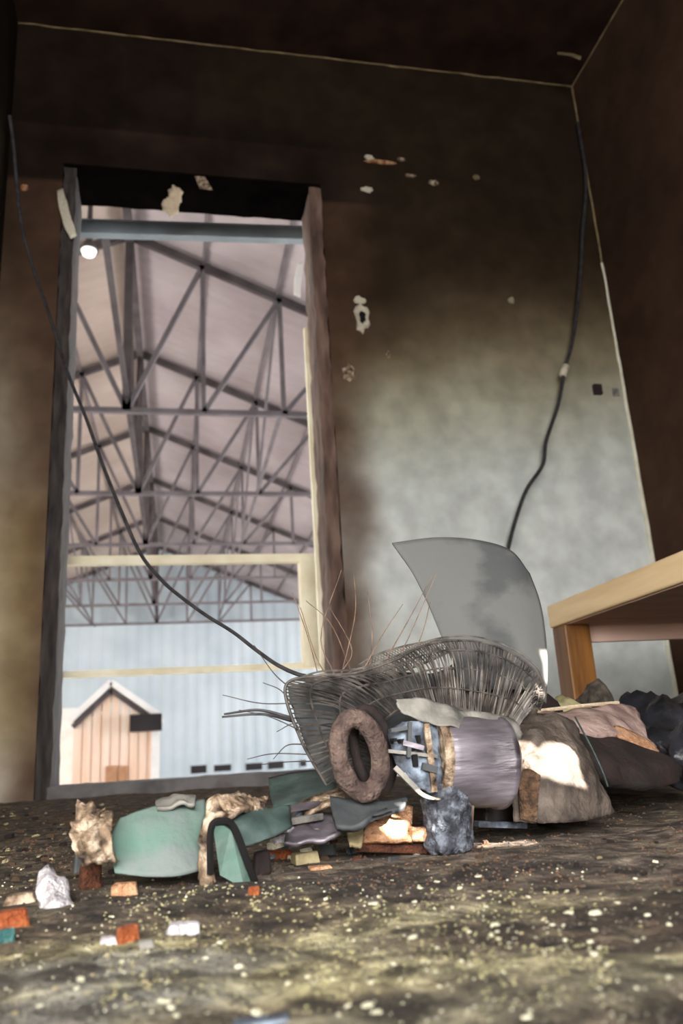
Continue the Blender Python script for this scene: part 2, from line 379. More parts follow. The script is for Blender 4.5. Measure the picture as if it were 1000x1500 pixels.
# the doorway frame
FY0, FY1 = W + .01, W + .215
LX = P(88, 1150, FY1)[0]; RXf = P(455, 600, FY1)[0]; TZ = P(280, 312, FY1)[2]; SZ = .043
door = struct(bpy.data.objects.new('door_1', None)); C.objects.link(door); door.location = (0, W, 0); ORG['door_1'] = np.array([0, W, 0.])
def rough_box(lo, hi, name, m, n=(3,3,40), amp=.006, parent=door, seed=0):
    """subdivided box with charred, uneven faces"""
    lo = np.array(lo, float); hi = np.array(hi, float); v = {}; f = []; V = []
    def vid(i, j, k):
        if (i,j,k) not in v:
            p = lo + (hi-lo)*np.array([i/n[0], j/n[1], k/n[2]])
            q = np.array([noise.noise(Vector((p*14 + seed + 50*a).tolist())) + .6*noise.noise(Vector((p*37 + seed + 50*a).tolist())) for a in range(3)])
            v[i,j,k] = len(V); V.append(p + amp*q*np.array([1, 1, .3 if n[2] > 8 else 1]))
        return v[i,j,k]
    a, b, c = n
    for i in range(a):
        for j in range(b): f += [(vid(i,j,0),vid(i,j+1,0),vid(i+1,j+1,0),vid(i+1,j,0)), (vid(i,j,c),vid(i+1,j,c),vid(i+1,j+1,c),vid(i,j+1,c))]
    for i in range(a):
        for k in range(c): f += [(vid(i,0,k),vid(i+1,0,k),vid(i+1,0,k+1),vid(i,0,k+1)), (vid(i,b,k),vid(i,b,k+1),vid(i+1,b,k+1),vid(i+1,b,k))]
    for j in range(b):
        for k in range(c): f += [(vid(0,j,k),vid(0,j,k+1),vid(0,j+1,k+1),vid(0,j+1,k)), (vid(a,j,k),vid(a,j+1,k),vid(a,j+1,k+1),vid(a,j,k+1))]
    return link(name, V, f, m, parent)
rough_box((OX0+.003, FY0-.012, 0), (LX-.004, FY1, TZ+.03), 'jamb', m_char, (3,4,60))['label'] = 'soot-blackened jamb'
rough_box((RXf+.004, FY0-.012, 0), (OX1-.003, FY1-.01, TZ+.03), 'jamb', m_charred_red, (3,4,60), .008, seed=9)['label'] = 'scorched reddish-brown jamb'
rough_box((OX0+.003, FY0-.006, TZ), (OX1-.003, FY1, OZ1-.003), 'lintel', m_black, (40,4,4), .004, seed=4)['label'] = 'soot-black lintel'
rough_box((LX-.012, FY0-.05, -.004), (RXf+.012, FY1, SZ), 'sill', m_sill, (40,4,2), .004, seed=6)['label'] = 'ash-grey sill'
# sunlit outer edge of the frame, its light put in as cream
z0 = P(462, 985, FY1)[2]; z1 = P(450, 480, FY1)[2]
MB().box((RXf-.012, FY1-.006, .06), (RXf+.03, FY1+.03, z1)).build('outer_stop', m_cream, door)['label'] = 'lit outer edge of the right jamb, its light put in as cream'

# steel rail crossing just outside the top of the doorway
a = P(112, 336, 3.75); b = P(446, 346, 3.75)
t = empty('steel_rail', ((a+b)/2), 'blue-grey steel rail across the top of the doorway', 'rail')
MB().bar(a - (b-a)*.25, b + (b-a)*.25, .070, .05).build('web', m_steel, t)
for q_ in (a - (b-a)*.2, b + (b-a)*.2): MB().box((q_[0]-.02, W+T-.001, q_[2]-.03), (q_[0]+.02, 3.73, q_[2]+.03)).build('bracket', m_steel, t)
hh = .038
MB().bar(a - (b-a)*.25 + [0,-.01,-hh], b + (b-a)*.25 + [0,-.01,-hh], .008, .05).build('flange', m_steel, t)
MB().bar(a - (b-a)*.25 + [0,-.01,hh], b + (b-a)*.25 + [0,-.01,hh], .008, .05).build('flange', m_steel, t)
# cream timber screen frame outside
CY = 3.95
t = empty('timber_screen', P(270, 985, CY), 'cream-painted timber frame of two rails and a post beyond the doorway', 'frame')
xl = P(60, 820, CY)[0]
def hbar(py, hpx, x1px, nm, m):
    zc = P(270, py, CY)[2]; x1 = P(x1px, py, CY)[0]
    return MB().box((xl, CY-.02, zc - pxs(hpx, CY)/2), (x1, CY+.03, zc + pxs(hpx, CY)/2)).build(nm, m, t)
hbar(820, 13, 468, 'top_rail', m_creamb); hbar(982, 9, 480, 'bottom_rail', m_creamb)
x0 = P(441, 900, CY)[0]; x1 = P(466, 900, CY)[0]
MB().box((x0, CY-.03, P(270, 985, CY)[2]), (x1, CY+.05, P(270, 822, CY)[2])).build('post', m_creamb, t)

for py_ in (820, 982):
    zc = P(270, py_, CY)[2]; MB().box((xl-.02, W+T-.001, zc-.02), (xl+.03, CY-.02, zc+.02)).build('bracket', m_creamb, t)
    xr = P(475, py_, CY)[0]+.35; MB().box((x1-.03, CY-.019, zc-.015), (xr, CY+.025, zc+.015)).build('rail_end', m_creamb, t)
    MB().box((xr-.04, W+T-.001, zc-.02), (xr, CY-.018, zc+.02)).build('bracket', m_creamb, t)

# ---------------------------------------------------------------- hangar beyond
D1, DS = 14.3, 4.98
RXH = P(190, 345, D1)[0]; ZR = P(190, 345, D1)[2]; ZB = P(200, 602, D1)[2]
SL = .43; HW = 11.0
def roofz(x, off=0): return ZR + off - SL*abs(x - RXH)
GZ = -4.0
for k in range(6):
    y = D1 + DS*k
    lab = ['nearest steel roof truss seen through the doorway','second steel roof truss back from the doorway','third steel roof truss, above the cream top rail','fourth roof truss back, small and dusty','fifth roof truss, its chord just below the cream rail','last roof truss against the far hangar wall'][k]
    t = empty('roof_truss', (RXH, y, ZB), lab, 'truss', 'steel roof trusses of the hangar')
    def mem(nm, a, b, wd=.11, m=m_truss): MB().bar((a[0], y, a[1]), (b[0], y, b[1]), wd, .1).build(nm, m, t)
    for s in (1, -1):
        mem('rafter', (RXH, ZR), (RXH + s*HW, roofz(RXH + s*HW)), .17, m_trussd)
        xx = [0, 1.42, 2.95, 4.5]
        for i, q in enumerate(xx):
            if i: mem('vertical', (RXH + s*q, roofz(RXH + s*q)), (RXH + s*q, ZB), .085)
            if i < 3: mem('diagonal', (RXH + s*xx[i+1], roofz(RXH + s*xx[i+1])), (RXH + s*q, ZB), .09)
    mem('king_post', (RXH, ZR), (RXH, ZB), .16, m_trussd)
    mem('bottom_chord', (RXH - HW, ZB), (RXH + HW, ZB), .10)
YE = D1 + DS*5 + .8; YS = 4.4
t = empty('ridge_girder', (RXH, YS, ZB), 'dark ridge girder running back under the roof peak', 'girder')
MB().bar((RXH, YS+5, ZR-.1), (RXH, YE-.4, ZR-.1), .16, .16, (0,0,1)).build('top_chord', m_trussd, t)
MB().bar((RXH, YS+5, ZB+.3), (RXH, YE-.4, ZB+.3), .09, .09, (0,0,1)).build('bottom_chord', m_trussd, t)
for k in range(5):
    y = D1 + DS*k
    for a_, b_ in (((y, ZR), (y+DS/2, ZB+.3)), ((y+DS/2, ZB+.3), (y+DS, ZR)),):
        MB().bar((RXH, a_[0], a_[1]), (RXH, b_[0], b_[1]), .08, .08, (1,0,0)).build('diagonal', m_trussd, t)
for nm, off in (('right', 2.9), ('left', -2.9)):
    t = empty('longitudinal_brace', (RXH+off, YS, ZB), 'bracing line running back along the hangar, %s of the ridge' % nm, 'brace')
    MB().bar((RXH+off, D1, ZB+.05), (RXH+off, YE, ZB+.05), .07, .07, (0,0,1)).build('rail', m_truss, t)
    for k in range(5):
        y = D1 + DS*k
        MB().bar((RXH+off, y, roofz(RXH+off)), (RXH+off, y+DS, ZB), .06, .06, (1,0,0)).build('diagonal', m_truss, t)
# purlins and roof sheets
t = struct(bpy.data.objects.new('ceiling_hangar', None)); C.objects.link(t); t.name = 'ceiling.001'; ORG[t.name] = np.zeros(3)
for s, m in ((1, m_roof), (-1, m_roofw)):
    n = 14
    for k in range(n):                          # corrugated sheets side by side along the hangar
        ya = YS + (YE-YS)*k/n; yb = YS + (YE-YS)*(k+1)/n; c = 14; v = []; f = []
        for i in range(c+1):
            yy = ya + (yb-ya)*i/c; h = .02*(i % 2) + .15
            for xx in (0, HW): v.append((RXH + s*xx, yy, roofz(RXH + xx, h) if s > 0 else ZR + h - SL*xx))
        for i in range(c): f.append((2*i, 2*i+1, 2*i+3, 2*i+2) if s > 0 else (2*i, 2*i+2, 2*i+3, 2*i+1))
        N_ = len(v); v += [(a_, b_, c_+.03) for a_, b_, c_ in v]; f += [tuple(N_+q for q in g[::-1]) for g in f]
        link('roof_sheet', v, f, m, t)
    for i in range(1, 8):
        xx = i*1.45
        MB().bar((RXH + s*xx, YS, ZR - SL*xx + .10), (RXH + s*xx, YE, ZR - SL*xx + .10), .05, .10, (0,0,1)).build('purlin', m_truss, t)
# end wall: vertical cladding sheets, each a piece
t = struct(bpy.data.objects.new('wall_hangar', None)); C.objects.link(t); t.name = 'wall_far'; ORG[t.name] = np.array([0, YE, GZ])
t.location = (0, YE, GZ)
sw = 1.1; x = -9.0; k = 0
while x < 15:
    v = []; f = []
    for i in range(9):
        xx = x + sw*i/8; yy = YE - (.035 if i % 4 in (1, 2) else 0)
        v += [(xx, yy, GZ), (xx, yy, max(GZ+1, ZR + .1 - SL*abs(xx-RXH)))]
    f = [(2*i, 2*i+2, 2*i+3, 2*i+1) for i in range(8)]
    N_ = len(v); v += [(a_, b_+.05, c_) for a_, b_, c_ in v]; f += [tuple(N_+q for q in g[::-1]) for g in f]
    link('cladding_sheet', v, f, m_endwall, t); x += sw; k += 1
struct(MB().box((-30, YS-1, GZ-.2), (30, YE+20, GZ)).build('floor_hangar', m_conc)).name = 'floor.001'
NW = W + T + .62        # unseen wall added around the room to keep sun out of the hangar
struct(MB().box((-30, NW, GZ), (XL-.13, NW+.1, 22)).box((XR+.13, NW, GZ), (40, NW+.1, 22)).box((XL-.13, NW, GZ), (XR+.13, NW+.1, -.12)).box((XL-.13, NW, ZC+.16), (XR+.13, NW+.1, 22)).build('wall_sun_block', m_endwall))
# gabled peach booth
BY = 24.0
def BP(px, py, y=BY): return P(px, py, y)
bx0 = BP(106, 1120)[0]; bx1 = BP(230, 1120)[0]; apex = BP(163, 1003); ev = BP(106, 1050)[2]; g0 = GZ
bd = 4.0
t = empty('gabled_booth', ((bx0+bx1)/2, BY, GZ), 'peach-planked gabled booth with white roof edges standing in the hangar', 'booth')
n = 9
for i in range(n):                               # plank cladding, one by one
    xa = bx0 + (bx1-bx0)*i/n; xb = bx0 + (bx1-bx0)*(i+1)/n - .03
    def tz(x):
        return ev + (apex[2]-ev)*(1 - abs(x - apex[0])/((apex[0]-bx0) if x < apex[0] else (bx1-apex[0])))
    pts = [(xa, BY, g0), (xb, BY, g0), (xb, BY, tz(xb))] + ([tuple(apex)] if xa < apex[0] < xb else []) + [(xa, BY, tz(xa))]
    poly_prism('plank', pts, (0, 1, 0), .06, m_peach, t)
MB().box((bx0+.02, BY+.05, g0), (bx1-.02, BY+bd, ev)).build('body', m_peach, t)
for s, xe in ((-1, bx0-.12), (1, bx1+.1)):
    ez = ev - .12
    MB().bar((apex[0], BY-.12, apex[2]+.06), (xe, BY-.12, ez), .17, .12).build('barge_board', m_white, t)
    poly_prism('roof_slope', [(apex[0], BY-.1, apex[2]+.03), (xe, BY-.1, ez), (xe, BY+bd, ez), (apex[0], BY+bd, apex[2]+.03)], (0,0,1), .05, m_white, t)
    MB().bar((apex[0], BY-.06, apex[2]-.16), (xe-s*.1, BY-.06, ez-.16), .14, .06).build('eave_shade_strip', m_trussd, t)  # dark strip put in as the shade under the roof edge
for px_, w_ in ((163, 16), (180, 12)):
    c0 = BP(px_, 1140); d_ = pxs(w_, BY)
    MB().box((c0[0]-d_/2, BY-.05, g0), (c0[0]+d_/2, BY, BP(px_, 1122)[2])).build('door_panel', m_brownp, t)
c0 = BP(222, 1090); MB().box((c0[0], BY-.05, g0), (bx1+.05, BY+.02, BP(222, 1070)[2])).build('corner_board', m_white, t)
a = BP(190, 1072, BY-.5); b = BP(237, 1045, BY-.5)
MB().box((a[0], BY-.6, a[2]), (b[0], BY-.05, b[2])).build('sign_board', m_dark, t)['label'] = 'black rectangular board at the right eave'
# white partition at the left
a = BP(70, 1145, 27); b = BP(118, 1040, 27)
tag(link('white_partition', *(lambda m: (m.v, m.f))(MB().box((a[0]-1, 27, GZ), (b[0], 27.2, b[2])).box((a[0]-1, 26.9, b[2]), (b[0], 27.3, b[2]+.06))), m_white), 'bright white partition left of the peach booth', 'partition')
for i, (px_, py_, w_, h_) in enumerate(((291,1133,22,11),(326,1131,24,9),(372,1129,24,10),(404,1127,23,10),(444,1124,9,9))):
    c0 = P(px_, py_-6, YE-.1); ww = pxs(w_, YE)/2; h2 = pxs(h_, YE)/2
    t = empty('wall_vent', (c0[0], YE-.06, c0[2]-h2), '%s dark vent low on the pale blue hangar wall' % ['leftmost','second from left','third from left','fourth from left','rightmost, smallest'][i], 'vent', 'row of vents low on the hangar wall')
    MB().box((c0[0]-ww, YE-.06, c0[2]-h2), (c0[0]+ww, YE-.04, c0[2]+h2)).build('opening_panel', m_dark, t)
    fb = MB(); q = .04
    fb.box((c0[0]-ww-q, YE-.1, c0[2]-h2-q), (c0[0]+ww+q, YE-.04, c0[2]-h2)).box((c0[0]-ww-q, YE-.1, c0[2]+h2), (c0[0]+ww+q, YE-.04, c0[2]+h2+q))
    fb.build('frame', m_endwall, t)
# round hangar lamp near the left jamb
c0 = P(130, 372, 12.5)
t = empty('hangar_lamp', c0, 'bright white hangar lamp at the upper left of the doorway', 'lamp')
def lathe(prof, c, ax, name, m, parent, n=24, origin=None):
    ax = _n(np.array(ax, float)); u = _n(np.cross(ax, (0.1, .2, 1))); q = np.cross(ax, u); v = []; f = []
    for d_, r_ in prof:
        v += [np.array(c) + ax*d_ + r_*(u*math.cos(2*math.pi*k/n) + q*math.sin(2*math.pi*k/n)) for k in range(n)]
    for i in range(len(prof)-1):
        f += [(i*n+k, i*n+(k+1) % n, (i+1)*n+(k+1) % n, (i+1)*n+k) for k in range(n)]
    f += [tuple(range(n))[::-1], tuple(range((len(prof)-1)*n, len(prof)*n))]
    return link(name, v, f, m, parent, smooth=True, origin=origin)
m_lamp = bpy.data.materials.new('lamp_glow'); m_lamp.use_nodes = True
m_lamp.node_tree.nodes['Principled BSDF'].inputs['Emission Color'].default_value = (1, .97, .9, 1)
m_lamp.node_tree.nodes['Principled BSDF'].inputs['Emission Strength'].default_value = 1.6
lathe([(0,.04),(-.02,.10),(.06,.13),(.08,.12)], c0, (0,0,1), 'bulb', m_lamp, t)
lathe([(.07,.16),(.14,.12),(.3,.05),(2.2,.03)], c0, (0,0,1), 'shade', m_trussd, t)

# ---------------------------------------------------------------- low table at the right
TY = 2.2
ct = P(800, 888, TY); cb = P(803, 921, TY); th = ct[2] - cb[2]
tx = ct[0]; tz_ = ct[2]
t = empty('low_table', (tx+.5, TY-.4, 0), 'low pine table with amber-brown leg at the right', 'table')
ty0 = 1.02
def bevbox(lo, hi, b_): return MB().box(lo, hi)
tt = MB().box((tx, ty0, tz_-th), (XR-.1, TY, tz_)).build('tabletop', m_wood, t)
bv = tt.modifiers.new('bevel', 'BEVEL'); bv.width = .006; bv.segments = 3
MB().box((tx+.012, ty0+.01, tz_-th-.002), (XR-.11, TY-.02, tz_-th)).build('underside_panel', m_woodu, t)
ah = pxs(26, TY)
MB().box((tx+.02, TY-.035, tz_-th-ah), (XR-.12, TY-.012, tz_-th-.002)).build('apron', m_woodu, t)
MB().box((XR-.16, ty0+.02, tz_-th-ah), (XR-.14, TY-.035, tz_-th-.002)).build('apron', m_woodu, t)
lw = pxs(44, TY)
for lx, ly in ((tx+.002, TY-.012-lw), (XR-.14-lw, TY-.04-lw), (XR-.14-lw, ty0+.02)):
    o = MB().box((lx, ly, 0), (lx+lw, ly+lw, tz_-th)).build('leg', m_leg, t)
    bv = o.modifiers.new('bevel', 'BEVEL'); bv.width = .005; bv.segments = 2

# ---------------------------------------------------------------- cords
o = MB().tube(curve([(846,180,3.17),(858,262,3.16),(853,340,3.15),(850,400,3.13),(843,470,3.1),(836,510,3.1),(827,540,3.1),(818,590,3.1),(800,645,3.1),(795,680,3.1),(772,715,3.1),(757,755,3.1),(745,800,3.1),(735,860,3.1),(738,930,3.08),(750,1060,3.0),(765,1098,2.9)], 90), .0085, 7).build('hanging_cord', m_cord)
tag(o, 'black cord hanging down the back wall near the right corner', 'cord')
c0 = P(826, 543, 3.1)
lathe([(-.03,.006),(-.028,.017),(.028,.017),(.03,.006)], c0, P(820,560,3.1)-c0, 'connector', m_scar, o)['label'] = 'white cord connector'
o = MB().tube(curve([(14,170,2.5),(20,215,2.5),(30,320,2.45),(48,390,2.4),(70,455,2.3),(100,548,2.1),(125,610,1.95),(150,680,1.8),(178,750,1.62),(205,810,1.5),(235,848,1.35),(262,872,1.25),(300,900,1.15),(340,925,1.08),(375,952,1.02),(410,976,.97),(450,991,.93),(500,990,.91),(545,994,.90)], 110), [.0062 - .0037*min(1, i/75) for i in range(110)], 7).build('slack_cord', m_cord)
tag(o, 'long dark cord sagging from the upper left across the doorway to the fan', 'cord')

# ---------------------------------------------------------------- fan wreck
FC = F(662, 1250)
fan = empty('broken_fan', FC, 'burnt fan wreck with grey blade, bent wire guard and motor', 'fan')
g = [[(574,795,.99),(640,787,.985),(700,791,.98),(748,806,.975),(776,840,.97)],
     [(604,838,.97),(655,830,.965),(705,835,.96),(755,845,.955),(790,878,.955)],
     [(625,880,.955),(670,880,.95),(715,883,.945),(765,890,.945),(798,920,.945)],
     [(650,940,.95),(690,940,.945),(730,945,.94),(770,950,.935),(802,975,.935)],
     [(680,1010,.95),(710,1010,.945),(740,1010,.94),(775,1012,.935),(800,1030,.93)]]
o = sheet('blade', g, m_blade, fan, .0025, 28, 28); o['label'] = 'upright grey fan blade'
g = [[(420,1004,.915),(480,992,.92),(560,985,.93),(640,985,.94)],
     [(432,1050,.915),(490,1040,.92),(560,1040,.93),(640,1035,.94)],
     [(450,1100,.92),(500,1095,.92),(560,1090,.93),(620,1080,.93)],
     [(478,1146,.915),(515,1150,.92),(560,1140,.92),(600,1120,.92)]]
o = sheet('blade', g, m_bladed, fan, .0025, 20, 24, amp=.006, fr=20, rag=.03); o['label'] = 'sooty grey blade behind the left of the guard'
g = [[(640,985,.965),(690,962,.965),(740,972,.96),(782,1000,.955)],
     [(620,1030,.965),(690,1010,.965),(745,1020,.96),(790,1030,.95)],
     [(640,1070,.965),(700,1065,.965),(750,1065,.96),(780,1060,.95)]]
o = sheet('blade', g, m_flap, fan, .0025, 14, 20, amp=.006, fr=24); o['label'] = 'brown scorched blade inside the guard'
# guard: rim wire + radial wires
rimp = [(478,1150,.89),(440,1082,.885),(418,1006,.885),(465,990,.885),(520,986,.885),(575,968,.89),(615,948,.90),(655,939,.905),(700,940,.905),(745,955,.905),(782,982,.905),(796,1012,.905),(790,1040,.90)]
rim = curve(rimp, 150)
MB().tube(rim, .0017, 6).build('guard_rim', m_wire, fan)
MB().tube(curve([(q[0]+3, q[1]-6, q[2]+.012) for q in rimp[2:-1]], 110), .0012, 5).build('guard_rim', m_wirel, fan)
hubp = [(560,1130,.90),(556,1095,.895),(560,1062,.89),(575,1045,.89),(595,1036,.89),(620,1032,.89),(645,1034,.89),(670,1038,.89),(700,1044,.89),(725,1048,.89),(745,1052,.89),(755,1058,.89),(760,1064,.89)]
hub = curve(hubp, 150)
MB().tube(hub, .0016, 6).build('guard_hub_ring', m_wire, fan)
mw = MB(); ml = MB(); r2 = random.Random(3)
for i in range(0, 150, 1):
    j = min(149, max(0, i + r2.randint(-2, 2)))
    a, b = rim[i], hub[j]
    mid = (a+b)/2 + np.array([r2.uniform(-.004,.004), -.010 + r2.uniform(-.003,.003), .010 + r2.uniform(-.004,.004)])
    if 62 < i < 135 and r2.random() < .12: mid = mid + np.array([r2.uniform(-.012,.012), r2.uniform(-.01,.01), r2.uniform(-.01,.01)])
    (mw if r2.random() < .82 else ml).tube(spline([a, mid, b], 7), .00085, 4)
o = mw.build('guard_wires', m_wire, fan); o['kind'] = 'stuff'
o = ml.build('guard_wires', m_wirel, fan); o['kind'] = 'stuff'; o['label'] = 'paler guard wires'
for t_, r_ in ((.25,.0011),(.55,.0011),(.8,.001)):
    MB().tube([rim[i]*(1-t_) + hub[i]*t_ + np.array([0, -.010*4*t_*(1-t_), .010*4*t_*(1-t_)]) for i in range(0, 150, 2)], r_, 5).build('guard_circle', m_wire, fan)
# fine net of the rear guard over the left of the arc
netA = curve([(505,990,.93),(545,962,.935),(585,948,.94),(625,940,.945),(660,936,.95)], 40)
netB = curve([(512,998,.92),(560,992,.92),(600,980,.92),(635,966,.92),(668,950,.925)], 40)
nb = MB()
for i in range(40):
    for s in (-4, 4):
        j = i + s
        if 0 <= j < 40: nb.tube([netA[i], (netA[i]+netB[j])/2 + [0,0,.003], netB[j]], .0006, 4)
nb.tube(netA, .0011, 5); nb.tube(netB, .0011, 5)
o = nb.build('rear_guard_net', m_wirel, fan); o['kind'] = 'stuff'
# motor: drum lying left to right, slotted end plate on the left
mc0 = P(634, 1113, .885); mc1 = P(742, 1117, .893); ax = _n(mc1 - mc0); Lm = np.linalg.norm(mc1 - mc0)
R0 = pxs(66, .9)
lathe([(.0,R0*.72),(.001,R0*.90),(.004,R0*.96),(.012,R0),(Lm*.45,R0*1.02),(Lm*.80,R0*.99),(Lm*.82,R0*1.03),(Lm*.90,R0*1.03),(Lm*.92,R0*.96),(Lm*1.0,R0*.75)], mc0, ax, 'motor_drum', m_motor, fan, 48)
lathe([(-.004,R0*.90),(-.005,R0*.97),(.005,R0*.985),(.008,R0*.9)], mc0, ax, 'drum_band', m_tan, fan, 40)['label'] = 'brown band on the left end of the motor'
EP = [[(566,1066,.868),(592,1058,.862),(618,1056,.862),(646,1058,.87)],
      [(570,1092,.858),(592,1090,.850),(618,1090,.850),(644,1092,.858)],
      [(580,1124,.850),(602,1126,.843),(622,1128,.843),(646,1130,.85)],
      [(596,1150,.850),(612,1156,.845),(630,1162,.845),(650,1166,.852)]]
o = sheet('end_plate', EP, m_motorb, fan, .004, 16, 18, amp=.005, fr=60, rag=.05); o['label'] = 'pale blue slotted end plate'
for px_, py_, w_, h_ in ((577,1084,5,5),(587,1085,5,5),(612,1083,4,12),(606,1114,8,18)):
    c_ = P(px_, py_, .848); a_ = pxs(w_, .848)/2; b_ = pxs(h_, .848)/2
    MB().box((c_[0]-a_, .842, c_[2]-b_), (c_[0]+a_, .858, c_[2]+b_)).build('vent_slot', m_hole, o)
MB().tube(curve([(592,1132,.842),(604,1150,.84),(622,1166,.84),(648,1172,.85)], 24), [.0008+.0014*math.sin(math.pi*i/23) for i in range(24)], 8).build('housing_rim', m_scar, fan)['label'] = 'rim of the motor housing, coloured pale as if lit'  # light on the lower rim put in as pale colour
for a_, b_, w_, m_ in (((568,1100,.846),(640,1108,.846),.0035,m_grey),((600,1058,.845),(598,1110,.840),.004,m_bladed),((624,1060,.845),(636,1160,.842),.006,m_tan),((572,1070,.846),(596,1066,.846),.004,m_bladed),((578,1124,.843),(612,1158,.838),.005,m_grey),((618,1122,.84),(640,1128,.84),.007,m_bladed),((590,1088,.842),(620,1096,.84),.005,m_motor)):
    MB().bar(P(*a_), P(*b_), w_, .005).build('bracket_strip', m_, fan)
sheet('torn_cover', [[(576,1026,.865),(620,1024,.87),(670,1036,.875),(720,1046,.88),(762,1056,.90)],
      [(584,1042,.86),(625,1044,.858),(672,1056,.860),(720,1066,.868),(765,1078,.885)],
      [(612,1056,.858),(640,1062,.852),(676,1068,.852),(715,1078,.862),(760,1090,.88)]], m_grey, fan, .002, 12, 30, amp=.008, fr=40, rag=.06)['label'] = 'torn grey sheet over the motor'
# neck stub
nk = lathe([(0,.021),(.008,.026),(.02,.023),(.04,.026),(.06,.024),(.075,.022)], P(660,1252,.865), (0,.05,1), 'neck', m_ash, fan, 30)
mo = nk.modifiers.new('s', 'SUBSURF'); mo.levels = 2; mo.render_levels = 2
tx_ = bpy.data.textures.new('ash_relief', 'CLOUDS'); tx_.noise_scale = .008
dm = nk.modifiers.new('d', 'DISPLACE'); dm.texture = tx_; dm.strength = .010; dm.mid_level = .5
MB().tube(curve([(690,1168,.875),(688,1200,.87),(686,1240,.87)], 8), .004, 6).build('neck_strut', m_twig, fan)
# loose wires springing up from the guard
r3 = random.Random(11)
loose = [((465,985),(450,930),(428,868)),((490,990),(470,930),(500,835)),((500,988),(520,900),(518,838)),((515,985),(485,915),(448,880)),((540,985),(545,930),(538,865)),
         ((560,975),(600,905),(632,845)),((585,960),(600,930),(640,838)),((478,990),(462,960),(440,890)),((530,985),(560,930),(590,885)),((610,950),(622,915),(630,880)),((500,985),(515,950),(480,885)),
         ((425,1008),(400,985),(372,945)),((428,1052),(380,1040),(328,1046)),((430,1056),(385,1046),(325,1050)),((440,1070),(395,1050),(350,1040)),((445,1090),(420,1092),(400,1112)),((455,1105),(400,1104),(362,1112)),((460,1115),(420,1116),(380,1120)),
         ((432,1040),(412,1012),(385,1000)),((430,1030),(380,1030),(326,1018)),((442,1085),(432,1060),(405,1072))]
for i, q in enumerate(loose):
    thick = .0022 if i in (12, 13) else .0008
    yy = .89 + (.04 if i < 11 else 0)
    jit = [(a_, b_, yy + r3.uniform(-.02, .02)) for a_, b_ in q]
    MB().tube(curve(jit, 12), [thick*(1 - .5*k/11) for k in range(12)], 5).build('loose_wire', m_cord if i in (12, 13) else (m_twig if i < 11 else m_wire), fan)

# rusted ring leaning against the wreck
def ringmesh(c, a_, b_, rt, name, m, tilt=0, yw=0, n=60, k=14, wob=.0):
    v = []; f = []
    for i in range(n):
        t_ = 2*math.pi*i/n; ct_, st_ = math.cos(t_), math.sin(t_)
        rad = _n(np.array([ct_*b_, 0, st_*a_]))
        for j in range(k):
            s_ = 2*math.pi*j/k; q_ = rt*(1 + wob*fbm(ct_*3, st_*3, 2))
            p_ = np.array([ct_*a_, 0, st_*b_]) + _n(np.array([ct_/a_, 0, st_/b_]))*q_*math.cos(s_)*1.0 + np.array([0, q_*math.sin(s_)*.9, 0])
            x_, z_ = p_[0]*math.cos(tilt) - p_[2]*math.sin(tilt), p_[0]*math.sin(tilt) + p_[2]*math.cos(tilt)
            v.append(np.array([x_*math.cos(yw) - p_[1]*math.sin(yw), x_*math.sin(yw) + p_[1]*math.cos(yw), z_]) + c)
    for i in range(n):
        for j in range(k): f.append((i*k+j, i*k+(j+1) % k, ((i+1) % n)*k+(j+1) % k, ((i+1) % n)*k+j))
    return link(name, v, f, m, None, smooth=True)
o = ringmesh(P(526, 1106, .845), pxs(31, .845), pxs(54, .845), pxs(14.5, .845), 'rusted_ring', m_ring, tilt=math.radians(9), wob=.12)
tag(o, 'brown oval ring standing upright in front of the fan guard', 'ring')
o = ringmesh(P(546, 1098, .875), pxs(27, .875), pxs(60, .875), pxs(8, .875), 'charred_ring', m_burnt, tilt=math.radians(9), wob=.15)
tag(o, 'thin black charred ring just behind the brown oval ring', 'ring')

# conical brown-grey shell with the sun patch
FL = [[(736,1054,.955),(768,1046,.972),(806,1046,.985),(838,1058,.99)],
      [(744,1104,.925),(786,1084,.93),(832,1084,.945),(864,1104,.965)],
      [(748,1152,.915),(796,1136,.90),(850,1130,.92),(886,1146,.955)],
      [(752,1204,.91),(805,1206,.885),(862,1202,.90),(906,1190,.955)]]
o = sheet('conical_shell', FL, m_flap, None, .003, 34, 40, amp=.007, fr=34, fine=.002, rag=.02); tag(o, 'brown-grey conical shell right of the fan motor, half in sun', 'shell')
MB().tube(curve([(842,1050,.98),(866,1095,.955),(882,1130,.945),(890,1152,.945)], 16), .0012, 5).build('rim_wire', m_teald, o)
sheet('hem', [[(758,1128,.902),(775,1126,.898),(792,1136,.893)],[(760,1165,.900),(776,1165,.896),(788,1170,.892)],[(762,1200,.900),(776,1203,.896),(786,1205,.892)]], m_bgrit, o, .002, 8, 8, amp=.003, fr=60)

# pinkish ledge and mound behind the shell
o = sheet('scorched_board', [[(785,1042,1.12),(850,1036,1.16),(905,1030,1.22),(930,1040,1.25)],
     [(795,1056,1.06),(860,1054,1.10),(915,1058,1.16),(955,1078,1.2)],
     [(820,1070,1.03),(870,1075,1.05),(925,1085,1.10),(965,1102,1.14)]], mat('pinkish_char', (120,96,90), (186,160,150), 26, .8, .5), None, .008, 12, 20, amp=.008, fr=24, rag=.04)
tag(o, 'pinkish scorched board with a lit top edge put in as cream, lying behind the shell', 'board')
MB().tube(curve([(748,1044,1.05),(790,1041,1.12),(850,1034,1.16),(905,1029,1.22)], 20), .0028, 6).build('lit_edge', m_foam, o)  # sunlit top edge put in as a cream strip
sheet('yellow_edge', [[(900,1062,1.10),(925,1070,1.11),(945,1082,1.12),(966,1098,1.13)],[(905,1078,1.07),(925,1086,1.08),(942,1096,1.09),(964,1104,1.10)]], m_orangel, o, .004, 6, 14, amp=.004, fr=50)['label'] = 'yellow-orange scorched edge'
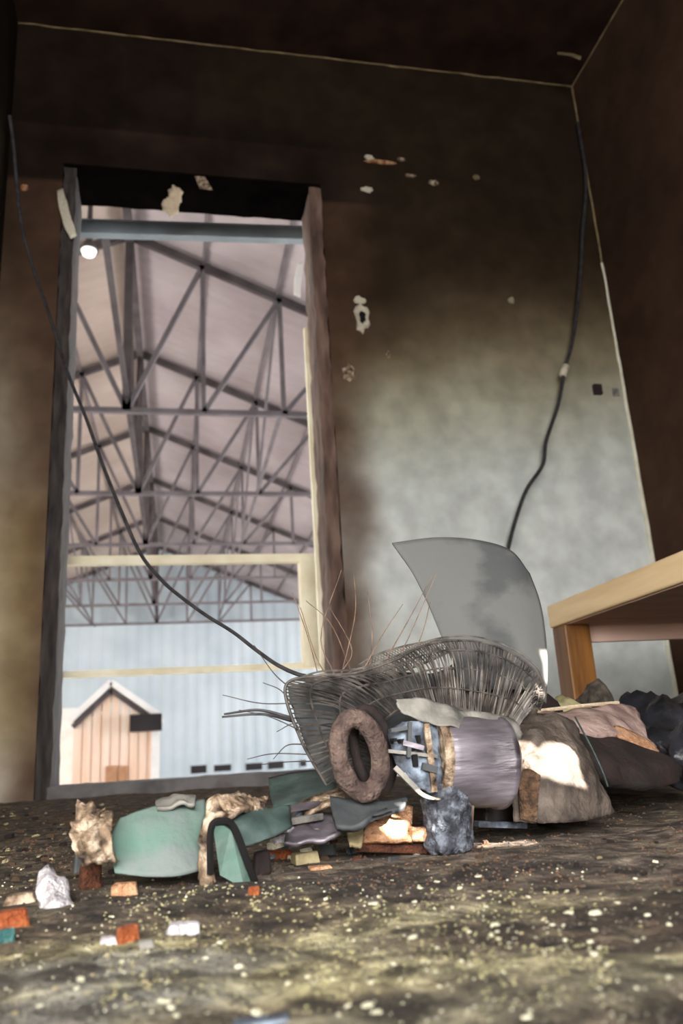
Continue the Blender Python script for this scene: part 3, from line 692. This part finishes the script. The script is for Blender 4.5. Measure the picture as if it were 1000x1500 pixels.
o = sheet('charred_timber', [[(845,1062,1.06),(890,1075,1.07),(930,1092,1.08),(975,1108,1.10),(1000,1118,1.14)],
     [(862,1098,1.00),(900,1108,1.01),(935,1115,1.02),(975,1122,1.04),(998,1128,1.1)],
     [(880,1140,.99),(905,1144,.99),(935,1148,1.0),(975,1152,1.02),(1000,1138,1.1)]], m_burnt, None, .03, 14, 22, amp=.010, fr=22)
tag(o, 'black charred timber slab lying at the right edge', 'timber')
o = sheet('black_bag', [[(862,1040,1.35),(910,1026,1.36),(955,1014,1.36),(1010,1006,1.36),(1050,1010,1.36)],
     [(895,1062,1.26),(930,1055,1.24),(965,1052,1.22),(1010,1050,1.22),(1055,1055,1.25)],
     [(930,1092,1.20),(955,1090,1.16),(980,1095,1.13),(1015,1095,1.13),(1060,1100,1.18)],
     [(950,1125,1.2),(965,1140,1.16),(990,1150,1.15),(1020,1150,1.15),(1060,1150,1.18)]], m_bag, None, .004, 26, 30, amp=.05, fr=14, fine=.012)
tag(o, 'crumpled black plastic sheet heaped at the right edge under the table', 'sheet')
for i, (px_, py_, y_, r_, m_, lab) in enumerate(((835,1035,1.35,(.05,.05,.035),m_grito,'olive-grey clod at the foot of the amber table leg'),(872,1030,1.5,(.05,.05,.03),m_gritd,'dark clod right of the amber table leg'),(800,1040,1.25,(.03,.03,.025),m_burnt,'small black clod below the blade tip'))):
    p_ = P(px_, py_, y_); hgt = p_[2]
    tag(lump('clod', (p_[0], y_, 0), (r_[0], r_[1], hgt/1.7), m_, seed=i*7+3, amp=.22), lab, 'clod')

# pieces under and left of the fan
def box_frag(name, a, b, w_, h_, m, label, cat, up=(0,0,1), amp=0, group=None):
    o = MB().bar(a, b, w_, h_, up).build(name, m); tag(o, label, cat, group)
    bv = o.modifiers.new('b', 'BEVEL'); bv.width = min(w_, h_)*.18; bv.segments = 2
    return o
box_frag('metal_strip', P(697,1207,.93), P(768,1209,.95), .012, .007, m_motorb, 'pale blue metal strip lying beside the fan neck', 'strip')
box_frag('dark_metal_block', P(700,1192,.97), P(765,1190,.98), .03, .022, m_dark, 'black metal block above the pale blue strip', 'block')
o = lump('charred_lump', F(795, 1212), (.018,.02,.018), m_black, seed=21, amp=.5); tag(o, 'small black charred lump at the foot of the conical shell', 'lump')
o = sheet('orange_tile', [[(540,1184,.90),(580,1176,.90),(606,1180,.90)],[(535,1208,.885),(575,1206,.885),(604,1206,.885)],[(530,1232,.875),(570,1234,.87),(606,1233,.87)]], m_orangel, None, .006, 10, 12, amp=.004, fr=40, rag=.05); tag(o, 'sunlit orange tile fragment leaning under the fan ring', 'tile')
box_frag('orange_brick_piece', P(600,1222,.875), P(627,1222,.875), .016, .014, m_orangel, 'small orange brick piece left of the fan neck', 'brick')
box_frag('brown_batten', P(520,1240,.885), P(628,1243,.885), .012, .010, m_brown, 'thin rust-brown batten along the floor before the orange tile', 'batten')
o = sheet('yellow_scrap', [[(505,1205,.90),(530,1192,.91)],[(508,1225,.88),(532,1216,.88)],[(512,1240,.86),(530,1238,.86)]], m_chipt, None, .004, 8, 8, amp=.006, fr=60, rag=.1); tag(o, 'ochre crumpled scrap left of the orange tile', 'scrap')
# greenish grey planks and pale sticks left of the ring
def slab(name, rows, m, label, cat, th=.004, amp=.003, fr=30, rag=.03, nu=12, nv=16, **k):
    o = sheet(name, rows, m, None, th, nu, nv, amp, fr, rag, **k); return tag(o, label, cat)
slab('cover_piece', [[(392,1140,1.06),(440,1130,1.06),(490,1126,1.05)],[(396,1165,1.0),(440,1158,1.0),(492,1150,.98)],[(400,1182,.95),(440,1175,.95),(485,1168,.95)]], m_teald, 'green-grey panel piece leaning left of the oval ring', 'panel')
slab('tan_batten', [[(430,1178,.92),(470,1162,.92),(500,1150,.92)],[(445,1192,.89),(478,1178,.89),(505,1168,.89)]], m_tan, 'narrow tan strip lying below the green-grey panel', 'strip')
slab('blue_grey_bracket', [[(482,1165,.87),(515,1170,.86),(560,1172,.86),(600,1165,.87)],[(486,1190,.85),(520,1190,.845),(555,1188,.845),(590,1180,.85)],[(492,1212,.835),(515,1212,.83),(535,1200,.83),(560,1192,.84)]], m_bladed, 'dark blue-grey bent bracket below the oval ring', 'bracket', th=.006)
sticks = [((398,1232),(495,1212),m_whitep),((408,1212),(452,1222),m_whitep),((400,1222),(440,1192),m_motorb),((420,1204),(470,1196),m_grey),((395,1240),(440,1226),m_scar),((440,1232),(498,1206),m_grey),((415,1186),(465,1178),m_motor)]
labs = ['longest white stick in the heap left of the bracket','white stick crossing the longest one','pale blue stick tilted up in the heap','short grey stick at the top of the heap','bare cream stick at the left foot of the heap','grey stick beside the longest white one','mauve-grey stick behind the heap']
for (a_, b_, m_), lb in zip(sticks, labs):
    box_frag('broken_stick', P(a_[0], a_[1], .87), P(b_[0], b_[1], .90), .009, .007, m_, lb, 'stick', group='broken sticks left of the fan')
slab('mauve_plate', [[(430,1196,.90),(470,1190,.91),(500,1198,.91)],[(420,1216,.88),(465,1212,.88),(500,1212,.88)],[(415,1236,.86),(460,1226,.86),(498,1216,.86)]], m_motor, 'crumpled mauve-grey plate under the white sticks', 'plate', amp=.008, fr=60)

rh = random.Random(17)
hm = [m_grey, m_motorb, m_teald, m_tan, m_orangel, m_bladed, m_scar, m_brown, m_black]
for i in range(46):
    px_ = rh.uniform(385, 640); py_ = rh.uniform(1188, 1262); p_ = F(px_, py_)
    y_ = min(p_[1], .93); s_ = pxs(rh.uniform(5, 13), y_); q_ = P(px_, py_, y_)
    z_ = max(floor_z(q_[0], y_), q_[2])
    o = MB().bar((-s_, 0, 0), (s_, s_*rh.uniform(-.3,.3), s_*rh.uniform(-.5,.6)), s_*rh.uniform(.5,1.2), s_*rh.uniform(.3,.7)).build('heap_fragment', rh.choice(hm), origin=(0,0,0))
    o.location = (q_[0], y_ , max(z_, s_*.3)); o.rotation_euler = (0, 0, rh.uniform(-.8, .8))
    tag(o, 'small broken fragment in the heap between the teal cover and the fan neck', 'fragment', 'fragments in the heap left of the fan neck')
# green curved cover and its neighbours
slab('teal_cover', [[(176,1198,.84),(215,1184,.85),(262,1174,.86),(300,1170,.87)],
     [(164,1220,.825),(210,1208,.828),(262,1200,.835),(302,1196,.85)],
     [(163,1250,.812),(212,1244,.81),(262,1240,.812),(302,1236,.83)],
     [(168,1278,.80),(212,1283,.795),(262,1282,.795),(300,1272,.81)]], m_teal, 'pale teal curved plastic cover lying on the floor', 'cover', th=.003, amp=.001, rag=.0, nu=22, nv=26)
slab('white_flake', [[(226,1170,.86),(262,1162,.86),(290,1164,.86)],[(228,1186,.84),(262,1180,.84),(286,1180,.84)]], m_grey, 'pale crumpled flake on top of the teal cover', 'flake', amp=.006, fr=90, rag=.12)
slab('melted_lump', [[(122,1184,.84),(140,1180,.85),(156,1190,.86)],[(106,1204,.81),(132,1200,.80),(160,1204,.82)],[(110,1230,.80),(138,1232,.79),(162,1232,.81)],[(130,1258,.80),(146,1266,.79),(162,1262,.81)]], m_tan, 'crumpled tan melted plastic at the left end of the teal cover', 'plastic', amp=.02, fr=60, fine=.004, th=.006, nu=26, nv=24)
slab('melted_strip', [[(148,1190,.82),(166,1186,.82)],[(142,1215,.79),(164,1215,.79)],[(150,1245,.785),(166,1250,.785)],[(160,1264,.79),(168,1268,.79)]], m_tan, 'narrow upright tan melted strip against the teal cover', 'plastic', amp=.006, fr=90)
slab('melted_arch', [[(292,1296,.80),(306,1298,.79),(316,1292,.79)],[(290,1252,.80),(300,1250,.79),(308,1252,.79)],[(294,1204,.80),(304,1205,.79),(314,1210,.79)],[(306,1170,.82),(318,1178,.80),(328,1194,.79)],[(345,1160,.84),(350,1172,.82),(352,1184,.80)],[(392,1170,.86),(388,1180,.84),(382,1190,.83)]], m_tan, 'arched tan melted plastic strip in front of the teal cover', 'plastic', th=.006, amp=.008, fr=50, fine=.003, nu=50, nv=14)
slab('tan_wad', [[(318,1178,.83),(350,1172,.84),(384,1176,.85)],[(322,1196,.82),(350,1196,.82),(380,1192,.83)]], m_tan, 'small crumpled tan wad under the melted arch', 'plastic', amp=.016, fr=80, fine=.004, rag=.1)
slab('ribbed_hose', [[(338,1196,.81),(380,1184,.83),(425,1180,.86)],[(345,1218,.79),(385,1205,.81),(428,1196,.84)],[(360,1240,.79),(392,1228,.80),(428,1212,.83)]], m_teald, 'sooty teal ribbed panel right of the melted arch', 'panel', amp=.006, fr=50)
tx0 = [P(*q) for q in ((312,1212,.775),(326,1208,.78),(338,1216,.785),(372,1300,.80),(358,1302,.79),(322,1282,.785))]
o = poly_prism('teal_wedge', tx0, (0.2, 1, 0), .012, m_teal); tag(o, 'upright teal plastic wedge with a black edge', 'plastic')
MB().tube(curve([(308,1280,.785),(309,1214,.776),(324,1203,.778),(342,1212,.784),(362,1262,.79),(376,1300,.80)], 40), .0035, 6).build('black_edge', m_hole, o)['label'] = 'black rim'
# coloured bits left
slab('white_shard', [[(66,1270,.80),(72,1268,.80),(80,1272,.80)],[(56,1292,.78),(76,1288,.77),(98,1292,.78)],[(54,1318,.765),(82,1318,.75),(110,1316,.765)],[(64,1340,.76),(88,1344,.75),(117,1342,.76)]], m_whitep, 'crumpled white shard standing at the lower left', 'shard', amp=.008, fr=50, fine=.001)
MB().tube(curve([(62,1340,.742),(80,1346,.74),(104,1344,.742)], 12), .0018, 6).build('pink_edge', m_pink, bpy.data.objects['white_shard'])['label'] = 'pink lower edge'
def bit(name, px_, py_, wpx, hpx, m, label, cat, rot=0, seed=0, dpt=None):
    p_ = F(px_, py_ + hpx/2); y_ = p_[1]
    a_ = pxs(wpx, y_)/2; b_ = pxs(hpx, y_)/2
    v = []; f = []; rr = random.Random(seed)
    base = [(-1,-.9,-1),(1,-1,-1),(1,1,-1),(-.9,1,-1),(-.85,-.8,.8),(.8,-.75,1),(.9,.8,.85),(-.8,.85,1)]
    dd = dpt or a_*.7
    for q_ in base:
        x_, y2, z_ = [c_*(1 + rr.uniform(-.14,.14)) for c_ in q_]
        x_ *= a_; y2 *= dd; z_ *= b_
        v.append((p_[0] + x_*math.cos(rot) - y2*math.sin(rot), p_[1] + dd + x_*math.sin(rot) + y2*math.cos(rot), b_ + z_ + floor_z(p_[0], p_[1]) - .001))
    f = [(3,2,1,0),(4,5,6,7),(0,1,5,4),(1,2,6,5),(2,3,7,6),(3,0,4,7)]
    o = link(name, v, f, m); bv = o.modifiers.new('b', 'BEVEL'); bv.width = min(a_, b_)*.3; bv.segments = 2
    return tag(o, label, cat)
bit('white_block', 268, 1358, 46, 16, m_whitep, 'small white block lying flat on the floor, lower left', 'block', .1, 2)
bit('orange_block', 181, 1303, 38, 17, m_orangel, 'small orange block in front of the teal cover', 'block', .05, 3)
bit('rust_lump', 130, 1288, 32, 34, m_brown, 'rust-brown lump below the tan melted plastic', 'lump', .4, 4)
bit('terracotta_piece', 14, 1350, 42, 24, m_orange, 'terracotta piece at the left edge of the floor', 'fragment', .2, 5)
bit('teal_piece', 8, 1372, 22, 18, m_tealf, 'teal fragment at the left edge below the terracotta piece', 'fragment', .2, 6)
bit('amber_piece', 186, 1370, 32, 22, m_orange, 'amber-orange fragment left of the white block', 'fragment', .5, 7)
bit('grey_white_piece', 157, 1378, 24, 10, m_whitep, 'tiny white piece left of the amber fragment', 'fragment', .1, 8)
bit('grey_pebble', 214, 1386, 22, 12, m_grey, 'grey pebble right of the amber fragment', 'pebble', .1, 9)
bit('pale_plate', 385, 1492, 84, 10, m_motorb, 'pale grey-blue plate at the bottom edge of the view', 'plate', .02, 10, .006)
bit('flat_grey_stone', 28, 1316, 44, 14, m_tan, 'flat tan stone left of the white shard', 'stone', .0, 11)
bit('orange_scrap', 372, 1305, 18, 14, m_orange, 'small orange scrap at the foot of the teal wedge', 'fragment', .0, 12)
bit('orange_flake', 410, 1250, 40, 14, m_orange, 'orange flake in the heap left of the bracket', 'fragment', .0, 13)
bit('cream_splinter', 470, 1270, 36, 6, m_orangel, 'thin cream splinter on the floor before the bracket', 'splinter', .0, 14)
bit('dark_fragment', 385, 1265, 26, 34, m_burnt, 'dark burnt fragment right of the teal wedge', 'fragment', .3, 15)
bit('tan_fragment', 448, 1258, 40, 16, m_chipt, 'tan fragment lying before the mauve plate', 'fragment', .3, 16)
bit('blue_grey_fragment', 118, 1262, 24, 30, m_bladed, 'blue-grey fragment left of the rust-brown lump', 'fragment', .3, 17)

# ---------------------------------------------------------------- scattered chips: individuals sharing meshes
def chip_mesh(seed, m, flat=.45):
    rr = random.Random(seed); v = []; n = 6
    for z, s in ((0, 1), (flat, .8)):
        for k in range(n):
            a_ = 2*math.pi*k/n + rr.uniform(-.3, .3); r_ = s*rr.uniform(.6, 1.05); v.append((r_*math.cos(a_), r_*math.sin(a_), z + (rr.uniform(-.1, .12) if z else 0)))
    f = [tuple(range(n))[::-1], tuple(range(n, 2*n))] + [(k, (k+1) % n, n + (k+1) % n, n + k) for k in range(n)]
    me = bpy.data.meshes.new('chip'); me.from_pydata(v, [], f); me.materials.append(m); return me
kinds = [('cream_chip', [chip_mesh(s, m_chip) for s in (1,2,3)], 'small cream plaster chip scattered on the floor', 'cream chips strewn over the floor'),
         ('tan_chip', [chip_mesh(s, m_chipt) for s in (4,5,6)], 'small tan chip scattered on the floor', 'tan chips strewn over the floor'),
         ('dark_chip', [chip_mesh(s, m_burnt, .7) for s in (7,8)], 'small charred chip scattered on the floor', 'charred chips strewn over the floor'),
         ('brown_chip', [chip_mesh(s, m_bgrit, .6) for s in (9,10)], 'small brown chip scattered on the floor', 'brown chips strewn over the floor')]
rc = random.Random(5)
def place_chip(kd, x, y, s):
    nm, ms, lab, grp = kinds[kd]
    o = bpy.data.objects.new(nm, rc.choice(ms)); C.objects.link(o)
    o.location = (x, y, floor_z(x, y) - s*.08); o.rotation_euler = (rc.uniform(-.25,.25), rc.uniform(-.25,.25), rc.uniform(0, 6.28)); o.scale = (s, s*rc.uniform(.6, 1), s*rc.uniform(.7, 1.2))
    tag(o, lab, 'chip', grp)
for i in range(150):                            # pale chips
    px_ = rc.uniform(20, 990); py_ = rc.choice([rc.uniform(1260, 1500), rc.uniform(1300, 1460)])
    if px_ < 430 and py_ < 1350: continue
    p_ = F(px_, py_); y_ = p_[1]
    place_chip(0 if rc.random() < .6 else 1, p_[0], y_, pxs(rc.uniform(3.0, 7.0), y_))
for px_, py_, s_ in ((538,1470,12),(552,1480,10),(375,1478,10),(242,1470,12),(250,1478,9),(835,1338,10),(872,1336,12),(725,1360,9),(605,1382,10),(547,1330,9),(980,1357,9),(980,1432,12),(870,1402,9),(510,1466,9),(350,1410,7),(600,1340,8),(640,1290,7),(830,1302,6),(930,1285,6),(700,1282,8),(770,1490,10),(300,1400,6),(575,1412,8)):
    p_ = F(px_, py_); place_chip(0, p_[0], p_[1], pxs(s_, p_[1]))
for i in range(170):                            # darker rubble in the back and at the left
    px_ = rc.uniform(0, 1000) if i % 2 else rc.uniform(0, 150); py_ = rc.uniform(1178, 1290)
    p_ = F(px_, py_)
    if p_[1] > 2.9 or p_[0] > XR - .1 or p_[0] < XL+.1: continue
    if .02 < p_[0] < .2 and .8 < p_[1] < .9: continue
    place_chip(rc.choice([2, 3, 1, 3, 2]), p_[0], p_[1], pxs(rc.uniform(4, 9), min(p_[1], 1.6)))
def grit(name, m, n, reg, smin, smax, seed, label, zs=.6):
    rr = random.Random(seed); mb = MB()
    for _ in range(n):
        px_ = rr.uniform(*reg[0]); py_ = rr.uniform(*reg[1]); p_ = F(px_, py_)
        if p_[1] > W - .1 or p_[0] > XR-.05 or p_[0] < XL+.05: continue
        if fbm(p_[0]*9, p_[1]*9, seed) < rr.uniform(-.5, .3): continue
        s = pxs(rr.uniform(smin, smax), min(p_[1], 1.3)); z = floor_z(p_[0], p_[1]); a_ = rr.uniform(0, 6.28)
        v = [(p_[0] + s*math.cos(a_ + k*1.57)*rr.uniform(.6, 1.1), p_[1] + s*math.sin(a_ + k*1.57)*rr.uniform(.6, 1.1), z - s*.15) for k in range(4)]
        v += [(p_[0] + s*.3*math.cos(a_), p_[1] + s*.3*math.sin(a_), z + s*zs), (p_[0] - s*.4*math.cos(a_), p_[1] - s*.4*math.sin(a_), z + s*zs*.8)]
        mb.add(v, [(0,1,4),(1,2,5,4),(2,3,5),(3,0,4,5)])
    o = mb.build(name, m, origin=(0,0,0)); o['kind'] = 'stuff'; return tag(o, label, 'grit')
grit('pale_grit', m_chip, 800, ((0,1000),(1270,1500)), 1.2, 3.2, 1, 'pale cream grit sprinkled over the floor')
grit('olive_grit', m_grito, 2200, ((150,900),(1300,1480)), 1.5, 4.5, 2, 'olive-tan grit in the middle of the floor, over the painted light patch')
grit('dark_grit', m_gritd, 4000, ((0,1000),(1172,1500)), 2, 5.5, 3, 'dark charred grit covering the floor')
grit('brown_grit', m_bgrit, 2200, ((0,1000),(1172,1300)), 2, 5, 4, 'brown grit at the back of the floor')

# ---------------------------------------------------------------- scars and scraps on the wall
def scar(name, px_, py_, w_, h_, m, label, seed=0, prot=.006, hole=None, cat='plaster'):
    rr = random.Random(seed); c_ = P(px_, py_, W); a_ = pxs(w_, W)/2; b_ = pxs(h_, W)/2; n = 16; v = []
    prof = [(1.0, 0), (.82, prot), (.55, prot*.8)] + ([(.45, prot*.3)] if hole else [])
    jit = [rr.uniform(.7, 1.15) for _ in range(n)]
    for s_, d_ in prof:
        v += [(c_[0] + a_*s_*jit[k]*math.cos(2*math.pi*k/n), W + .0015 - d_ - .002, c_[2] + b_*s_*jit[k]*math.sin(2*math.pi*k/n)) for k in range(n)]
    f = [(i*n+k, i*n+(k+1) % n, (i+1)*n+(k+1) % n, (i+1)*n+k) for i in range(len(prof)-1) for k in range(n)]
    f.append(tuple(range((len(prof)-1)*n, len(prof)*n)))
    o = link(name, v, f, m, wall)
    if hole:
        v2 = [(c_[0] + a_*hole*jit[k]*math.cos(2*math.pi*k/n), W - prot*.9, c_[2] + b_*hole*jit[k]*math.sin(2*math.pi*k/n)) for k in range(n)]
        link('hole', v2 + [(q_[0], q_[1]+.002, q_[2]) for q_ in v2], [tuple(range(n)), tuple(range(n, 2*n))[::-1]] + [(k, (k+1) % n, n+(k+1) % n, n+k) for k in range(n)], m_hole, o)
    o['label'] = label; return o
scar('plaster_scar', 530, 466, 30, 62, m_scar, 'cream-rimmed hole in the plaster right of the doorway', 1, .012, .42)
scar('plaster_scar', 526, 440, 22, 18, m_scar, 'bare patch above the rimmed hole', 2)
scar('plaster_scar', 511, 545, 26, 34, m_tan, 'dull bare patch beside the right jamb', 3)
scar('plaster_scar', 541, 231, 20, 14, m_scar, 'white chip high on the wall', 4)
scar('plaster_scar', 558, 238, 62, 9, m_scarr, 'rusty streak high on the wall', 5)
scar('plaster_scar', 587, 234, 16, 10, m_tan, 'tan chip at the end of the rusty streak', 6)
scar('plaster_scar', 537, 278, 30, 14, m_scar, 'white chip below the rusty streak', 7)
scar('plaster_scar', 601, 258, 24, 8, m_tan, 'tan sliver on the upper wall', 8)
scar('plaster_scar', 635, 268, 24, 13, m_tan, 'round tan chip on the upper wall', 9)
scar('plaster_scar', 697, 260, 16, 12, mat('dull_chip', (92,78,60), (120,104,80), 30, .9, .2), 'dull chip on the upper wall', 10)
scar('plaster_scar', 568, 520, 8, 18, m_tan, 'small fleck right of the rimmed hole', 11)
scar('plaster_scar', 36, 275, 14, 16, m_scarr, 'orange fleck at the upper left', 12)
scar('plaster_scar', 748, 440, 14, 16, mat('faint_chip', (130,122,100), (150,142,118), 30, .9, .2), 'faint chip on the middle wall', 13)
for px_, py_, s_, m_, lab in ((873, 572, 15, m_dark, 'small black switch box on the back wall near the corner'), (901, 575, 12, m_grey, 'small grey switch plate right of the black switch box')):
    c_ = P(px_, py_, W); q_ = pxs(s_, W)/2
    t = empty('wall_switch', (c_[0], W-.002, c_[2]-q_), lab, 'switch')
    MB().box((c_[0]-q_, W-.022 if m_ is m_dark else W-.008, c_[2]-q_*1.25), (c_[0]+q_, W-.001, c_[2]+q_*1.25)).build('plate', m_, t)
    MB().box((c_[0]-q_*.4, (W-.022 if m_ is m_dark else W-.008)-.006, c_[2]-q_*.5), (c_[0]+q_*.4, W-.004, c_[2]+q_*.5)).build('rocker', m_, t)
# fluff of foam on the lintel, peeling strip, paint flake at the ceiling
c_ = P(250, 300, FY0-.03)
o = lump('foam_clump', (c_[0], FY0-.02, c_[2]), (.036,.03,.045), m_foam, seed=5, amp=.5, ground=False); tag(o, 'cream foam clump stuck to the black lintel', 'foam')
lump('foam_lobe', (c_[0]+.022, FY0-.03, c_[2]+.055), (.03,.028,.04), m_foam, o, seed=8, amp=.5, ground=False)
slab('foam_smear', [[(285,258,3.19),(300,258,3.19)],[(292,275,3.19),(312,278,3.19)]], m_tan, 'faint brown smear of foam on the lintel right of the clump', 'foam', amp=.004)
o = slab('peeling_strip', [[(84,278,3.17),(92,276,3.19)],[(86,300,3.15),(98,296,3.18)],[(94,328,3.15),(106,324,3.18)],[(104,350,3.17),(112,346,3.2)]], m_scar, 'cream strip peeling off the top of the left jamb', 'strip', th=.004, amp=.006, fr=20)
o = slab('right_paint_flake', [[(436,384,3.42),(444,384,3.42)],[(432,405,3.41),(442,410,3.42)],[(430,432,3.42),(440,436,3.42)]], m_white, 'white flake peeling from the right jamb inside the doorway', 'flake', th=.003, amp=.004)
c_ = P(832, 78, 2.75)
o = slab('ceiling_flake', [[(816,76,2.9),(832,77,2.86),(852,82,2.82)],[(816,79,2.88),(832,81,2.84),(850,87,2.8)]], m_line, 'small brown paint flake hanging from the ceiling near the corner', 'flake', th=.002)

# ---------------------------------------------------------------- unseen board added behind the camera, holes cut to shape the sun patches
panel = [(WX0, WZ0), (WX1, WZ0), (WX1, WZ1), (WX0, WZ1)]
YP = YB - .06
def to_panel(q):                                 # slide a sunlit point back along the sun ray to the board
    s_ = (YP - q[1]) / SUN[1]; p_ = np.array(q) + SUN*s_; return (p_[0], p_[2])
lit = [[P(a_, b_, d_) for a_, b_, d_ in ((764,1076,.93),(777,1090,.93),(788,1098,.925),(797,1087,.93),(818,1089,.94),(838,1116,.94),(847,1162,.925),(822,1151,.905),(790,1136,.90),(762,1120,.91),(755,1098,.93))],
       [P(a_, b_, d_) for a_, b_, d_ in ((791,950,.935),(808,948,.935),(810,1002,.935),(796,1003,.935),(796,972,.935))],
       [P(a_, b_, d_) for a_, b_, d_ in ((772,1012,.903),(790,1006,.903),(800,1016,.903),(788,1026,.90),(774,1024,.90))],
       [F(a_, b_) for a_, b_ in ((696,1232),(770,1230),(780,1238),(700,1243))],
       [P(a_, b_, d_) for a_, b_, d_ in ((553,1196,.885),(580,1188,.888),(600,1202,.885),(598,1224,.87),(572,1226,.87),(560,1210,.88))],
       [P(a_, b_, d_) for a_, b_, d_ in ((600,1214,.868),(626,1215,.868),(626,1226,.865),(600,1226,.865))]]
holes = [[to_panel(q) for q in l] for l in lit]
def area2(l): return sum(l[i][0]*l[(i+1) % len(l)][1] - l[(i+1) % len(l)][0]*l[i][1] for i in range(len(l)))
holes = [h_ if area2(h_) < 0 else h_[::-1] for h_ in holes]
for h_ in holes: print('HOLE', [tuple(round(float(c), 3) for c in q) for q in h_])
loops = [panel] + holes
flat = [q for l in loops for q in l]; n_ = len(flat)
tri = tessellate_polygon([[Vector((q[0], q[1], 0)) for q in l] for l in loops])
v = [(q[0], YP, q[1]) for q in flat] + [(q[0], YP - .004, q[1]) for q in flat]
f = [tuple(t_) for t_ in tri] + [tuple(i + n_ for i in t_)[::-1] for t_ in tri]
struct(link('sun_mask_board', v, f, m_char))
